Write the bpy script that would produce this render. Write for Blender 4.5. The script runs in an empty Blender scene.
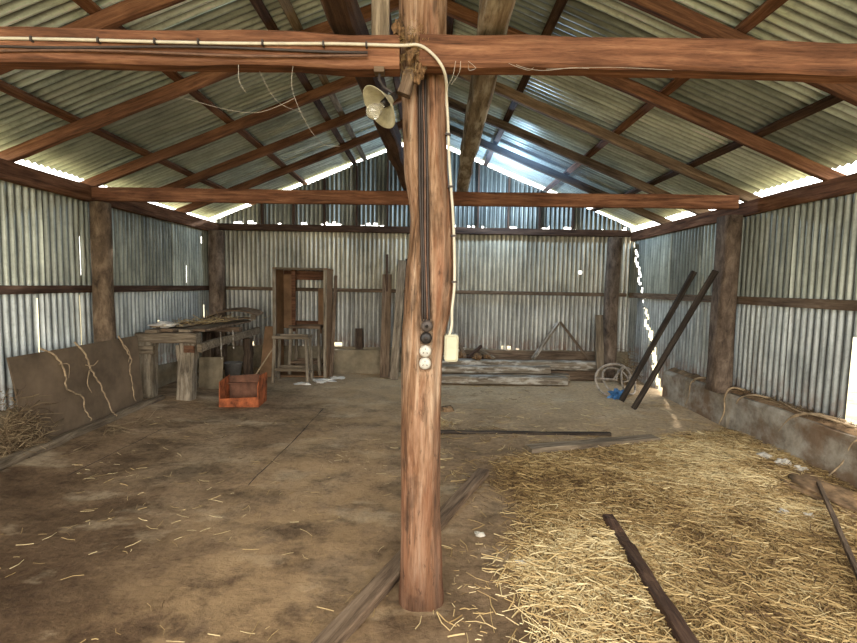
import bpy, math, random
from mathutils import Vector, Matrix, noise
random.seed(7)
D = bpy.data
COL = bpy.context.scene.collection
R = math.radians

# ------------------------------------------------------------------ helpers
def lin(c):
    out = []
    for v in c:
        v = v / 255.0
        out.append(v / 12.92 if v <= 0.04045 else ((v + 0.055) / 1.055) ** 2.4)
    return (*out, 1.0)

def tag(o, label=None, cat=None, group=None, kind=None):
    if label: o['label'] = label
    if cat: o['category'] = cat
    if group: o['group'] = group
    if kind: o['kind'] = kind
    return o

def empty(name, loc=(0, 0, 0), rz=0):
    o = D.objects.new(name, None); COL.objects.link(o)
    o.location = loc; o.rotation_euler = (0, 0, rz); o.empty_display_size = .1
    return o

class MB:
    """collects vertices and faces of ONE mesh"""
    def __init__(s): s.v = []; s.f = []; s.m = []; s.t = []; s.tone = 0.5
    def add(s, vs, fs, mi=0, tone=None):
        b = len(s.v); s.v += [tuple(x) for x in vs]
        tn = s.tone if tone is None else tone
        s.t += list(tn) if isinstance(tn, list) else [tn] * len(vs)
        for f in fs: s.f.append([i + b for i in f]); s.m.append(mi)
    def box(s, c, size, rot=None, mi=0, tone=None, jit=0):
        hx, hy, hz = size[0] / 2, size[1] / 2, size[2] / 2
        vs = [Vector((x * hx, y * hy, z * hz)) for x in (-1, 1) for y in (-1, 1) for z in (-1, 1)]
        if jit: vs = [v + Vector((random.uniform(-jit, jit), random.uniform(-jit, jit), random.uniform(-jit, jit))) for v in vs]
        if rot is not None: vs = [rot @ v for v in vs]
        vs = [v + Vector(c) for v in vs]
        s.add(vs, [(0, 1, 3, 2), (4, 6, 7, 5), (0, 4, 5, 1), (2, 3, 7, 6), (0, 2, 6, 4), (1, 5, 7, 3)], mi, tone)
    def bar(s, p0, p1, w, h, jit=0.0, seg=6, mi=0, tone=None, up=(0, 0, 1), bev=.12):
        """chamfered rough timber from p0 to p1, w across, h high"""
        p0, p1 = Vector(p0), Vector(p1); d = p1 - p0; L = d.length; d.normalize()
        upv = Vector(up)
        if abs(d.dot(upv)) > .98: upv = Vector((0, 1, 0))
        sd = d.cross(upv).normalized(); u2 = sd.cross(d).normalized()
        b = min(w, h) * bev
        pr = [(-w/2 + b, -h/2), (w/2 - b, -h/2), (w/2, -h/2 + b), (w/2, h/2 - b), (w/2 - b, h/2), (-w/2 + b, h/2), (-w/2, h/2 - b), (-w/2, -h/2 + b)]
        n = 8; vs = []; fs = []; off = random.uniform(0, 99)
        for i in range(seg + 1):
            c = p0 + d * L * i / seg
            wob = Vector((noise.noise((off, i * .6, 0)), noise.noise((off, i * .6, 7)), noise.noise((off, i * .6, 13)))) * jit
            for k, (a, e) in enumerate(pr):
                j = jit * .5 * noise.noise((off + k * 1.7, i * 1.1, 3))
                vs.append(c + wob + sd * (a + j) + u2 * (e + j))
        for i in range(seg):
            for k in range(n):
                a = i * n + k; bq = i * n + (k + 1) % n
                fs.append((a, a + n, bq + n, bq))
        fs.append(tuple(range(n))); fs.append(tuple(reversed(range(seg * n, seg * n + n))))
        s.add(vs, fs, mi, tone)
    def tube(s, pts, r, n=6, mi=0, tone=None, taper=None):
        pts = [Vector(p) for p in pts]; vs = []; fs = []
        ref = Vector((0.3, .2, 1)).normalized()
        for i, p in enumerate(pts):
            t = (pts[min(i + 1, len(pts) - 1)] - pts[max(i - 1, 0)]).normalized()
            a = t.cross(ref)
            if a.length < .05: a = t.cross(Vector((1, 0, 0)))
            a.normalize(); b = t.cross(a).normalized()
            rr = r if taper is None else r + (taper - r) * i / (len(pts) - 1)
            for k in range(n):
                an = 2 * math.pi * k / n
                vs.append(p + a * math.cos(an) * rr + b * math.sin(an) * rr)
        for i in range(len(pts) - 1):
            for k in range(n):
                fs.append((i*n + k, i*n + (k+1) % n, (i+1)*n + (k+1) % n, (i+1)*n + k))
        fs.append(tuple(reversed(range(n)))); fs.append(tuple(range((len(pts)-1)*n, len(pts)*n)))
        s.add(vs, fs, mi, tone)
    def lathe(s, prof, n=24, mat=None, mi=0, tone=None):
        vs = []; fs = []
        for (r, z) in prof:
            for k in range(n):
                a = 2 * math.pi * k / n; v = Vector((r * math.cos(a), r * math.sin(a), z))
                vs.append(mat @ v if mat is not None else v)
        for i in range(len(prof) - 1):
            for k in range(n):
                fs.append((i*n + k, i*n + (k+1) % n, (i+1)*n + (k+1) % n, (i+1)*n + k))
        if prof[0][0] > 1e-4 and prof[0][0] < .2: fs.append(tuple(reversed(range(n))))
        s.add(vs, fs, mi, tone)
    def lump(s, c, size, seed=0, amp=.3, mi=0, tone=None, sub=10):
        vs = []; fs = []; m = sub; n = sub * 2
        for i in range(m + 1):
            th = math.pi * i / m
            for k in range(n):
                ph = 2 * math.pi * k / n
                d = Vector((math.sin(th) * math.cos(ph), math.sin(th) * math.sin(ph), math.cos(th)))
                q = 1 + amp * noise.noise(d * 1.6 + Vector((seed, 0, 0))) + amp * .4 * noise.noise(d * 4 + Vector((seed, 5, 0)))
                vs.append(Vector((d.x * size[0] * q, d.y * size[1] * q, d.z * size[2] * q)) + Vector(c))
        for i in range(m):
            for k in range(n):
                fs.append((i*n + k, (i+1)*n + k, (i+1)*n + (k+1) % n, i*n + (k+1) % n))
        s.add(vs, fs, mi, tone)
    def build(s, name, mats, parent=None, smooth=False):
        me = D.meshes.new(name); me.from_pydata(s.v, [], s.f)
        if not isinstance(mats, (list, tuple)): mats = [mats]
        for m in mats: me.materials.append(m)
        me.polygons.foreach_set('material_index', s.m)
        if smooth: me.polygons.foreach_set('use_smooth', [True] * len(me.polygons))
        at = me.attributes.new('tone', 'FLOAT', 'POINT'); at.data.foreach_set('value', s.t)
        me.update()
        o = D.objects.new(name, me); COL.objects.link(o)
        if parent is not None: o.parent = parent
        return o

def recenter(o, loc):
    """move the origin of a mesh built in world space to loc"""
    loc = Vector(loc); o.data.transform(Matrix.Translation(-loc)); o.location = loc
    return o

# ------------------------------------------------------------------ materials
class NT:
    def __init__(s, name):
        s.m = D.materials.new(name); s.m.use_nodes = True; s.t = s.m.node_tree; s.t.nodes.clear()
        s.out = s.n('ShaderNodeOutputMaterial'); s.b = s.n('ShaderNodeBsdfPrincipled')
        s.l(s.b.outputs[0], s.out.inputs[0]); s.tc = s.n('ShaderNodeTexCoord')
    def n(s, t, **kw):
        x = s.t.nodes.new(t)
        for k, v in kw.items(): setattr(x, k, v)
        return x
    def l(s, a, b): s.t.links.new(a, b)
    def noise(s, scale=(1, 1, 1), sc=5, det=6, rough=.6, vec=None, dist=0, shift=None):
        mp = s.n('ShaderNodeMapping'); mp.inputs['Scale'].default_value = scale
        s.l(vec or s.tc.outputs['Object'], mp.inputs[0])
        if shift is not None: s.l(shift, mp.inputs['Location'])
        t = s.n('ShaderNodeTexNoise'); t.inputs['Scale'].default_value = sc
        t.inputs['Detail'].default_value = det; t.inputs['Roughness'].default_value = rough
        t.inputs['Distortion'].default_value = dist
        s.l(mp.outputs[0], t.inputs['Vector']); return t.outputs[0]
    def ramp(s, fac, stops, mode='LINEAR'):
        r = s.n('ShaderNodeValToRGB'); r.color_ramp.interpolation = mode
        while len(r.color_ramp.elements) < len(stops): r.color_ramp.elements.new(.5)
        for e, (p, c) in zip(r.color_ramp.elements, stops): e.position = p; e.color = c
        s.l(fac, r.inputs[0]); return r.outputs[0]
    def mix(s, a, b, fac, mode='MIX'):
        x = s.n('ShaderNodeMix', data_type='RGBA', blend_type=mode)
        for k, v in ((6, a), (7, b)):
            if hasattr(v, 'links') or hasattr(v, 'is_linked'): s.l(v, x.inputs[k])
            else: x.inputs[k].default_value = v
        if hasattr(fac, 'is_linked'): s.l(fac, x.inputs[0])
        else: x.inputs[0].default_value = fac
        return x.outputs[2]
    def math(s, op, a, b=0.0, clamp=False):
        x = s.n('ShaderNodeMath', operation=op); x.use_clamp = clamp
        for k, v in ((0, a), (1, b)):
            if hasattr(v, 'is_linked'): s.l(v, x.inputs[k])
            else: x.inputs[k].default_value = v
        return x.outputs[0]
    def attr(s, name='tone'):
        return s.n('ShaderNodeAttribute', attribute_name=name).outputs['Fac']
    def bump(s, h, strength=.4, dist=.01):
        b = s.n('ShaderNodeBump'); b.inputs['Strength'].default_value = strength; b.inputs['Distance'].default_value = dist
        s.l(h, b.inputs['Height']); s.l(b.outputs[0], s.b.inputs['Normal'])
    def done(s, color, rough=.8, metal=0, spec=.3):
        if hasattr(color, 'is_linked'): s.l(color, s.b.inputs['Base Color'])
        else: s.b.inputs['Base Color'].default_value = color
        s.b.inputs['Roughness'].default_value = rough; s.b.inputs['Metallic'].default_value = metal
        s.b.inputs['Specular IOR Level'].default_value = spec
        return s.m

G = lambda v: (v, v, v, 1)
def wood(name, dark, mid, light, stretch=(1.2, 14, 14), patch=None, bump=.5, spot=0.0):
    t = NT(name)
    rnd = t.n('ShaderNodeObjectInfo').outputs['Random']
    cx = t.n('ShaderNodeCombineXYZ')
    t.l(t.math('MULTIPLY', rnd, 37), cx.inputs[0]); t.l(t.math('MULTIPLY', rnd, 91), cx.inputs[1])
    g = t.noise(stretch, 2.2, 8, .65, dist=.4, shift=cx.outputs[0])
    c = t.ramp(g, [(.28, lin(dark)), (.5, lin(mid)), (.74, lin(light))])
    big = t.noise((1, 2, 2), 1.8, 3, .5, shift=cx.outputs[0])
    c = t.mix(c, t.ramp(big, [(.3, G(.5)), (.7, G(1.15))]), .75, 'MULTIPLY')
    fine = t.noise(tuple(q * 3 for q in stretch), 5, 4, .7, shift=cx.outputs[0])
    c = t.mix(c, t.ramp(fine, [(.35, G(.5)), (.5, G(1))]), .5, 'MULTIPLY')
    if patch:
        pm = t.ramp(t.noise((1.5, 5, 5), 2.6, 5, .6, shift=cx.outputs[0]), [(.5, G(0)), (.62, G(1))])
        c = t.mix(c, lin(patch), t.math('MULTIPLY', pm, .7))
    v = t.math('ADD', t.math('MULTIPLY', rnd, .35), .82)
    hs = t.n('ShaderNodeHueSaturation'); t.l(c, hs.inputs['Color']); hs.inputs['Saturation'].default_value = .88; t.l(v, hs.inputs['Value'])
    t.bump(t.math('ADD', g, t.math('MULTIPLY', fine, .5)), bump, .012)
    return t.done(hs.outputs[0], .85, 0, .2)

M = {}
M['beam'] = wood('red_timber', (58, 34, 19), (126, 77, 44), (170, 116, 74))
M['rafter'] = wood('rafter_timber', (56, 34, 20), (120, 76, 46), (160, 112, 74))
M['dark_timber'] = wood('dark_timber', (38, 26, 19), (82, 58, 43), (118, 88, 66))
M['grey_timber'] = wood('weathered_timber', (70, 57, 44), (132, 114, 90), (178, 158, 130))
M['grey_vert'] = wood('weathered_timber_upright', (74, 62, 48), (146, 130, 106), (190, 174, 150), stretch=(12, 12, 1.3), bump=.9)
M['dark_vert'] = wood('dark_timber_upright', (38, 28, 20), (84, 66, 50), (120, 98, 76), stretch=(12, 12, 1.3))
M['brown_timber'] = wood('brown_timber', (60, 44, 32), (122, 98, 74), (162, 136, 108))
M['pale_timber'] = wood('pale_timber', (84, 72, 58), (146, 130, 108), (196, 184, 164), patch=(215, 208, 194))
M['char_timber'] = wood('charred_timber', (34, 28, 23), (70, 59, 49), (108, 94, 80))
M['log'] = wood('bark_log', (66, 50, 36), (126, 102, 76), (164, 138, 106), stretch=(6, 6, 2.6), bump=.8)
M['log_dark'] = wood('bark_log_dark', (58, 46, 37), (112, 93, 76), (148, 128, 108), stretch=(6, 6, 2.6), bump=.8)

def m_post():
    t = NT('old_post_timber')
    g = t.noise((11, 11, 1.0), 2.4, 9, .68, dist=.6)
    c = t.ramp(g, [(.28, lin((64, 44, 32))), (.42, lin((128, 96, 70))), (.56, lin((172, 140, 113))), (.72, lin((208, 184, 158)))])
    red = t.ramp(t.noise((4, 4, .9), 1.6, 4, .6), [(.48, G(0)), (.64, G(1))])
    c = t.mix(c, lin((140, 88, 64)), t.math('MULTIPLY', red, .5))
    gx = t.n('ShaderNodeSeparateXYZ'); t.l(t.tc.outputs['Object'], gx.inputs[0])
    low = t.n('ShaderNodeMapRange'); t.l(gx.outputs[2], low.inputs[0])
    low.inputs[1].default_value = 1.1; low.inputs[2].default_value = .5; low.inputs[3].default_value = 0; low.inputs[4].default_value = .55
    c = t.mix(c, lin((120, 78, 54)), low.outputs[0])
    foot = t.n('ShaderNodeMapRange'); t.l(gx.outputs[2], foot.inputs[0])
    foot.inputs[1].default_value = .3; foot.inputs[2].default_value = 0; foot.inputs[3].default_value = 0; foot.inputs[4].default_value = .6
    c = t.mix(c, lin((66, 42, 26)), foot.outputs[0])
    pits = t.ramp(t.noise((7, 7, 2.4), 5.0, 5, .7), [(.30, G(.25)), (.42, G(1))])
    c = t.mix(c, pits, .8, 'MULTIPLY')
    gash = t.ramp(t.noise((14, 14, 1.6), 1.9, 3, .55), [(.30, G(.22)), (.40, G(1))])
    c = t.mix(c, gash, .75, 'MULTIPLY')
    knot = t.ramp(t.noise((3, 3, 1.7), 3.2, 4, .6), [(.34, G(.4)), (.46, G(1))])
    c = t.mix(c, knot, .6, 'MULTIPLY')
    fine = t.noise((60, 60, 3), 3, 4, .7)
    c = t.mix(c, t.ramp(fine, [(.35, G(.55)), (.55, G(1))]), .5, 'MULTIPLY')
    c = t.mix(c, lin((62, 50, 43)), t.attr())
    t.bump(t.math('ADD', g, t.math('MULTIPLY', fine, .4)), .8, .02)
    return t.done(c, .85, 0, .2)
M['post'] = m_post()

def m_metal(name, base, hi, axis='z', blue=0.0):
    t = NT(name)
    st = (9, 9, .8) if axis == 'z' else (.7, 9, .7)
    g = t.noise(st, 2.0, 7, .65)
    c = t.ramp(g, [(.25, lin(tuple(int(q * .62) for q in base))), (.5, lin(base)), (.75, lin(hi))])
    blot = t.noise((1, 1, 1), 1.4, 6, .62)
    c = t.mix(c, t.ramp(blot, [(.3, G(.55)), (.6, G(1.1))]), .7, 'MULTIPLY')
    sp = t.noise((1, 1, 1), 26, 4, .7)
    c = t.mix(c, t.ramp(sp, [(.3, G(.6)), (.5, G(1))]), .5, 'MULTIPLY')
    rust = t.ramp(t.noise((5, 5, .7) if axis == 'z' else (.6, 5, .6), 1.7, 7, .7), [(.62, G(0)), (.72, G(1))])
    c = t.mix(c, lin((84, 60, 42)), t.math('MULTIPLY', rust, .55))
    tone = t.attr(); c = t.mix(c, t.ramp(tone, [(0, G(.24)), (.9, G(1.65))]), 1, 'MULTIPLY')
    if axis == 'z':
        sx = t.n('ShaderNodeSeparateXYZ'); t.l(t.tc.outputs['Object'], sx.inputs[0])
        lo = t.n('ShaderNodeMapRange'); t.l(sx.outputs[2], lo.inputs[0])
        lo.inputs[1].default_value = .75; lo.inputs[2].default_value = .42; lo.inputs[3].default_value = 0; lo.inputs[4].default_value = .6
        rr = t.math('MULTIPLY', lo.outputs[0], t.ramp(t.noise((6, 6, 3), 2, 5, .7), [(.42, G(0)), (.6, G(1))]))
        c = t.mix(c, lin((128, 84, 52)), rr)
    t.bump(sp, .1, .004)
    return t.done(c, .42, .5, .5)
M['wall_metal'] = m_metal('galvanised_wall_sheet', (170, 174, 160), (206, 208, 194))
M['low_metal'] = m_metal('galvanised_lower_sheet', (178, 184, 182), (216, 220, 218))
M['back_metal'] = m_metal('galvanised_back_sheet', (206, 200, 180), (236, 230, 212))
M['back_low'] = m_metal('galvanised_back_lower_sheet', (198, 196, 186), (232, 230, 220))
M['gable_metal'] = m_metal('galvanised_gable_sheet', (150, 152, 142), (196, 198, 188))
M['roof_metal'] = m_metal('galvanised_roof_sheet', (200, 214, 206), (236, 244, 240), axis='y')

def m_floor():
    t = NT('earth_floor')
    sx = t.n('ShaderNodeSeparateXYZ'); t.l(t.tc.outputs['Object'], sx.inputs[0])
    a = t.noise((1, 1, 1), .9, 8, .62, dist=.5)
    c = t.ramp(a, [(.28, lin((116, 93, 70))), (.5, lin((154, 129, 101))), (.72, lin((184, 160, 130)))])
    b = t.noise((1.0, 1.35, 1), 1.9, 9, .7, dist=.25)
    c = t.mix(c, t.ramp(b, [(.38, G(.42)), (.54, G(1.08))]), .85, 'MULTIPLY')
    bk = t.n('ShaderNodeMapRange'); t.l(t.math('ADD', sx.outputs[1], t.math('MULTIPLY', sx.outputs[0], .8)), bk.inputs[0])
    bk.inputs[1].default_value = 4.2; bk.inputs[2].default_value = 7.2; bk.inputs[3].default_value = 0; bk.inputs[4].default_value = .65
    c = t.mix(c, lin((208, 180, 142)), bk.outputs[0])  # paler towards the back right, light falling there put into the floor colour
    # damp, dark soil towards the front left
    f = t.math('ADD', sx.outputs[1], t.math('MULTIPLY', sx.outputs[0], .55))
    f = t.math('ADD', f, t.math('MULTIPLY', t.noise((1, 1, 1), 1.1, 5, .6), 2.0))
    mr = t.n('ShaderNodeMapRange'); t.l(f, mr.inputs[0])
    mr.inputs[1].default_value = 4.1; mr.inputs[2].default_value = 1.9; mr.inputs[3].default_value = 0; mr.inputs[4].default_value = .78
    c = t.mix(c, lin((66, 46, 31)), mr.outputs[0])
    # pale dusty patches
    pm = t.ramp(t.noise((1, 1.7, 1), 1.35, 6, .6), [(.56, G(0)), (.66, G(1))])
    c = t.mix(c, lin((204, 184, 154)), t.math('MULTIPLY', pm, .5))
    sp = t.noise((1, 1, 1), 22, 6, .75)
    c = t.mix(c, t.ramp(sp, [(.33, G(.5)), (.55, G(1.08))]), .75, 'MULTIPLY')
    ds = t.math('ABSOLUTE', t.math('ADD', sx.outputs[0], .75)); dm = t.n('ShaderNodeMapRange'); t.l(ds, dm.inputs[0])
    dm.inputs[1].default_value = 1.0; dm.inputs[2].default_value = .3; dm.inputs[3].default_value = 0; dm.inputs[4].default_value = 1
    dusty = t.math('MULTIPLY', dm.outputs[0], t.ramp(t.noise((1, 1, 1), 3.0, 8, .7), [(.42, G(0)), (.56, G(1))]))
    c = t.mix(c, lin((190, 158, 118)), t.math('MULTIPLY', dusty, .5))
    # straw dust under the straw
    st = t.math('MULTIPLY', t.attr(), t.ramp(t.noise((1, 1, 1), 12, 5, .7), [(.35, G(.35)), (.55, G(1))]))
    c = t.mix(c, lin((160, 130, 86)), t.math('MULTIPLY', st, .75))
    t.bump(t.math('ADD', t.math('MULTIPLY', b, 1.0), t.math('MULTIPLY', sp, .35)), .8, .03)
    return t.done(c, .95, 0, .15)
M['floor'] = m_floor()

def simple(name, c, rough=.7, metal=0, var=.3, sc=8, spec=.3, bump=.2):
    t = NT(name)
    n = t.noise((1, 1, 1), sc, 6, .65)
    col = t.mix(lin(c), t.ramp(n, [(.3, G(1 - var * 1.6)), (.65, G(1 + var * .5))]), 1, 'MULTIPLY')
    t.bump(n, bump, .01)
    return t.done(col, rough, metal, spec)
def m_curb():
    t = NT('rough_concrete'); a = t.noise((1, 1, 1), 5, 7, .65)
    c = t.ramp(a, [(.3, lin((110, 98, 82))), (.5, lin((158, 148, 132))), (.7, lin((184, 176, 162)))])
    d = t.ramp(t.noise((1, .8, 1), 2.2, 6, .65), [(.47, G(0)), (.6, G(1))]); c = t.mix(c, lin((112, 84, 58)), t.math('MULTIPLY', d, .75))
    t.bump(a, .8, .02); return t.done(c, .95, 0, .15)
M['concrete'] = m_curb()
M['slab'] = simple('old_concrete_slab', (142, 128, 104), .95, var=.3, sc=4, bump=.5)
M['soil'] = simple('loose_soil', (144, 116, 86), .98, var=.5, sc=10, bump=1)
M['hardboard'] = simple('brown_hardboard', (116, 98, 78), .75, var=.3, sc=3, bump=.1)
M['ply'] = simple('brown_plywood', (138, 106, 76), .8, var=.25, sc=4)
M['cable'] = simple('black_cable', (66, 58, 54), .6, var=.2, sc=20)
M['cable_brown'] = simple('brown_cable', (112, 84, 68), .6, var=.3, sc=20)
M['cable_white'] = simple('cream_cable', (200, 192, 172), .5, var=.15, sc=14)
M['porcelain'] = simple('white_porcelain', (188, 182, 170), .35, var=.15, sc=30, spec=.5)
M['bakelite'] = simple('grey_bakelite', (78, 68, 62), .5, var=.4, sc=30)
M['bakelite_dark'] = simple('dark_bakelite', (38, 33, 31), .45, var=.3, sc=30)
M['cream'] = simple('cream_plastic', (186, 182, 156), .45, var=.12, sc=10)
M['enamel'] = simple('cream_enamel', (180, 172, 142), .45, var=.35, sc=14)
M['orange'] = simple('orange_paint', (172, 94, 54), .7, var=.6, sc=8)
M['rust_in'] = simple('rusty_inside', (122, 84, 64), .8, var=.4, sc=8)
M['steel'] = simple('rusty_steel', (176, 162, 146), .55, .2, var=.5, sc=14)
M['blue'] = simple('blue_plastic', (80, 128, 176), .4, var=.4, sc=16)
M['paper'] = simple('dirty_white_plastic', (220, 214, 204), .6, var=.15, sc=12)
M['stone'] = simple('pale_stone', (206, 198, 184), .9, var=.3, sc=14, bump=.6)
M['nest'] = simple('dry_mud_nest', (128, 98, 68), 1, var=.6, sc=40, bump=1)
M['rope'] = simple('dry_vine', (176, 152, 120), .9, var=.4, sc=20)
M['web'] = simple('grey_cobweb', (190, 182, 170), .9, var=.1)
M['bucket'] = simple('grey_bucket', (110, 106, 100), .6, var=.3)
M['ground'] = simple('dry_grass_ground', (168, 154, 112), .95, var=.4, sc=3)
def m_straw():
    t = NT('straw'); tn = t.attr()
    c = t.ramp(tn, [(0, lin((84, 62, 38))), (.3, lin((142, 114, 72))), (.65, lin((186, 158, 108))), (1, lin((222, 202, 156)))])
    return t.done(c, .7, 0, .3)
M['straw'] = m_straw()
def m_twig():
    t = NT('dull_twigs')
    return t.done(t.ramp(t.attr(), [(0, lin((48, 36, 26))), (.5, lin((110, 90, 66))), (1, lin((176, 154, 120)))]), .8, 0, .2)
M['twig'] = m_twig()
def m_glass():
    t = NT('bulb_glass'); t.b.inputs['Transmission Weight'].default_value = .85
    return t.done(lin((235, 232, 220)), .08, 0, .5)
M['glass'] = m_glass()

# ------------------------------------------------------------------ measures (metres)
XL, XR, YB = -3.67, 3.44, 8.03          # wall planes
YF = -.9                                # open front of the shed
X0, ZR, SL = -.15, 3.86, .4             # ridge position, rafter underside, slope
def under(x): return ZR - SL * abs(x - X0)

def floor_h(x, y):
    h = .018 * noise.noise((x * .9, y * .9, 0)) + .008 * noise.noise((x * 4, y * 4, 3))
    if x < -2.5: h += .07 * min(1, (-2.5 - x) / .7)
    if x > 2.7: h += .03 * min(1, (x - 2.7) / .5)
    return h

def straw_density(x, y):
    """0..1 cover of straw on the right of the floor"""
    edge = .42 + .16 * math.sin(y * 2.3) + .25 * noise.noise((y * 1.3, 4, 0))
    if y < 2.6: edge += (2.6 - y) * .12
    d = (x - edge) / .35
    back = 3.95 + .42 * (x - .45) + .25 * noise.noise((x * 1.5, 9, 0))
    back = min(back, 5.3)
    d = min(d, (back - y) / .3)
    d = max(0, min(1, d))
    n = .5 + .5 * noise.noise((x * 1.1 + 5, y * 1.1, 2))
    k = .45 + .75 * n
    if x > 2.1 and y < 3.6: k *= .75
    return d * min(1, k)

# ------------------------------------------------------------------ floor
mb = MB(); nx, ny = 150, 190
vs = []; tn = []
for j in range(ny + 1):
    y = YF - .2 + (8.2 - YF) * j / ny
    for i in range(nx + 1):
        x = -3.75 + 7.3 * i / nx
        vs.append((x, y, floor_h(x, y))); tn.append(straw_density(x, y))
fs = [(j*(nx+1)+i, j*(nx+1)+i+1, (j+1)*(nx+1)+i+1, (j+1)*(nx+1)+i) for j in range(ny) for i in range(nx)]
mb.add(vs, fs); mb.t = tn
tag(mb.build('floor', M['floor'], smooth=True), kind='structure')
mb = MB(); mb.add([(-60, -60, -.12), (60, -60, -.12), (60, 60, -.12), (-60, 60, -.12)], [(0, 1, 2, 3)])
tag(mb.build('ground', M['ground']), kind='structure')

def crack(pts, w):
    mb = MB(); vs = []
    P = [Vector((x, y, 0)) for x, y in pts]; Q = []
    for a, b in zip(P, P[1:]): Q += [a.lerp(b, k / 10) for k in range(10)]
    Q.append(P[-1]); d = (P[-1] - P[0]).normalized(); n_ = Vector((-d.y, d.x, 0))
    for i, q in enumerate(Q):
        ww = w * (.4 + .9 * abs(noise.noise((i * .5, w * 99, 0)))); o_ = n_ * .012 * noise.noise((i * .3, 5, 0)); z = floor_h(q.x, q.y) + .004
        vs += [(*(q + o_ - n_ * ww).xy, z), (*(q + o_ + n_ * ww).xy, z)]
    mb.add(vs, [(2*i, 2*i+1, 2*i+3, 2*i+2) for i in range(len(Q) - 1)]); return mb
tag(crack([(-1.31, 3.35), (-1.27, 4.4), (-1.25, 5.55)], .006).build('trim_5', M['char_timber']), kind='structure')
tag(crack([(-2.72, 3.45), (-2.68, 4.2), (-2.66, 4.6)], .007).build('trim_6', M['char_timber']), kind='structure')

# ------------------------------------------------------------------ corrugated sheets
def corr(mb, P, u0, u1, v0f, v1f, mi=0, hole=None, pitch=.076, amp=.015, sheet=.76, dv=.06, tone=(.3, .8), gap=0.0, skew=.004):
    """P(u, v, n) -> world point; sheets side by side from u0 to u1"""
    u = u0; k = 0
    while u < u1 - .02:
        ue = min(u + sheet, u1); n = max(2, int(round((ue - u) / (pitch / 8))))
        off = .007 * (k % 2) + random.uniform(0, .002); tone_k = random.uniform(*tone)
        rot = random.uniform(-skew, skew)
        dv0 = random.uniform(-.02, .02); dv1 = random.uniform(-.015, .015)
        um = (u + ue) / 2
        lo = min(v0f(u), v0f(ue)); hi = max(v1f(u), v1f(ue), v1f(um))
        m = max(2, int((hi - lo) / dv)); idx = {}; vs = []; fs = []; tt = []
        for j in range(m + 1):
            for i in range(n + 1):
                uu = u + (ue + (.02 if ue < u1 else 0) - u) * i / n
                a, b = v0f(uu) + dv0, v1f(uu) + dv1
                v = a + (b - a) * j / m
                nn = off + amp * math.cos(2 * math.pi * uu / pitch) + .006 * noise.noise((uu * 1.3, v * 1.3, mi * 9 + k))
                vs.append(P(uu + rot * (v - lo), v, nn))
                c_ = .5 + .5 * math.cos(2 * math.pi * uu / pitch); tt.append(tone_k * (1.12 - .95 * c_ ** 1.6))  # valleys darker: shade between ribs painted into the tone, along with grime
        W = n + 1
        for j in range(m):
            for i in range(n):
                uu = u + (ue - u) * (i + .5) / n
                a, b = v0f(uu), v1f(uu); v = a + (b - a) * (j + .5) / m
                if hole and hole(uu, v): continue
                fs.append((j*W+i, j*W+i+1, (j+1)*W+i+1, (j+1)*W+i))
        mb.add(vs, fs, mi, tt)
        u = ue + gap; k += 1

# left wall: P(u=Y, v=Z)
def hole_left(y, z):
    for (y0, y1, z0, z1) in ((4.34, 4.375, .5, 1.33), (4.905, 4.93, 1.55, 1.95), (4.915, 4.935, .5, 1.33), (5.36, 5.385, .6, 2.05),
                             (7.03, 7.05, .85, 1.35), (7.04, 7.07, 1.5, 1.75), (7.62, 7.65, .9, 1.12), (6.32, 6.34, .9, .96), (7.55, 7.58, 2.1, 2.2)):
        if y0 < y < y1 and z0 < z + .02 * noise.noise((y * 30, z * 9, 1)) < z1: return True
    return False
mb = MB()
PL = lambda u, v, n: (XL - n, u, v)
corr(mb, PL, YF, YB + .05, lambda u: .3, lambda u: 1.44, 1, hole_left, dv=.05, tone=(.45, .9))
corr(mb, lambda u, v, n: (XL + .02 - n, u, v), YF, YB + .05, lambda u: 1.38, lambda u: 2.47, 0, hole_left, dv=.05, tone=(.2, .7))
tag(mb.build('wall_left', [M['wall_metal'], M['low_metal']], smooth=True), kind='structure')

# right wall with the bright crooked joint near the back corner and a bent sheet at the front
def hole_right(y, z):
    yc = 6.86 + (z - .0) * .47 + (.05 if int(z / .17) % 2 else -.02) + .03 * noise.noise((z * 7, 1, 0))
    w = .10 if z < .95 else .055
    if z > 2.42: return False
    if 2.6 < y < 3.765 and z < 1.12 + .03 * math.sin(y * 9): return True
    if int(z * 100) % 31 < 3 and z > .5: return False
    if yc - w < y < yc + w * .4: return True
    if 7.0 < y < 7.02 and .5 < z < .8: return True
    return False
mb = MB()
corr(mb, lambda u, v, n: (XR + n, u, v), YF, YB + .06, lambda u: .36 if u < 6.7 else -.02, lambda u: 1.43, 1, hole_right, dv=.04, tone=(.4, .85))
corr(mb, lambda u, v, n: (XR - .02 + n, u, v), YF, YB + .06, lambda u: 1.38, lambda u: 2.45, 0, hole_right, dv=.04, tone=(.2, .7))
tag(mb.build('wall_right', [M['wall_metal'], M['low_metal']], smooth=True), kind='structure')

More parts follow.
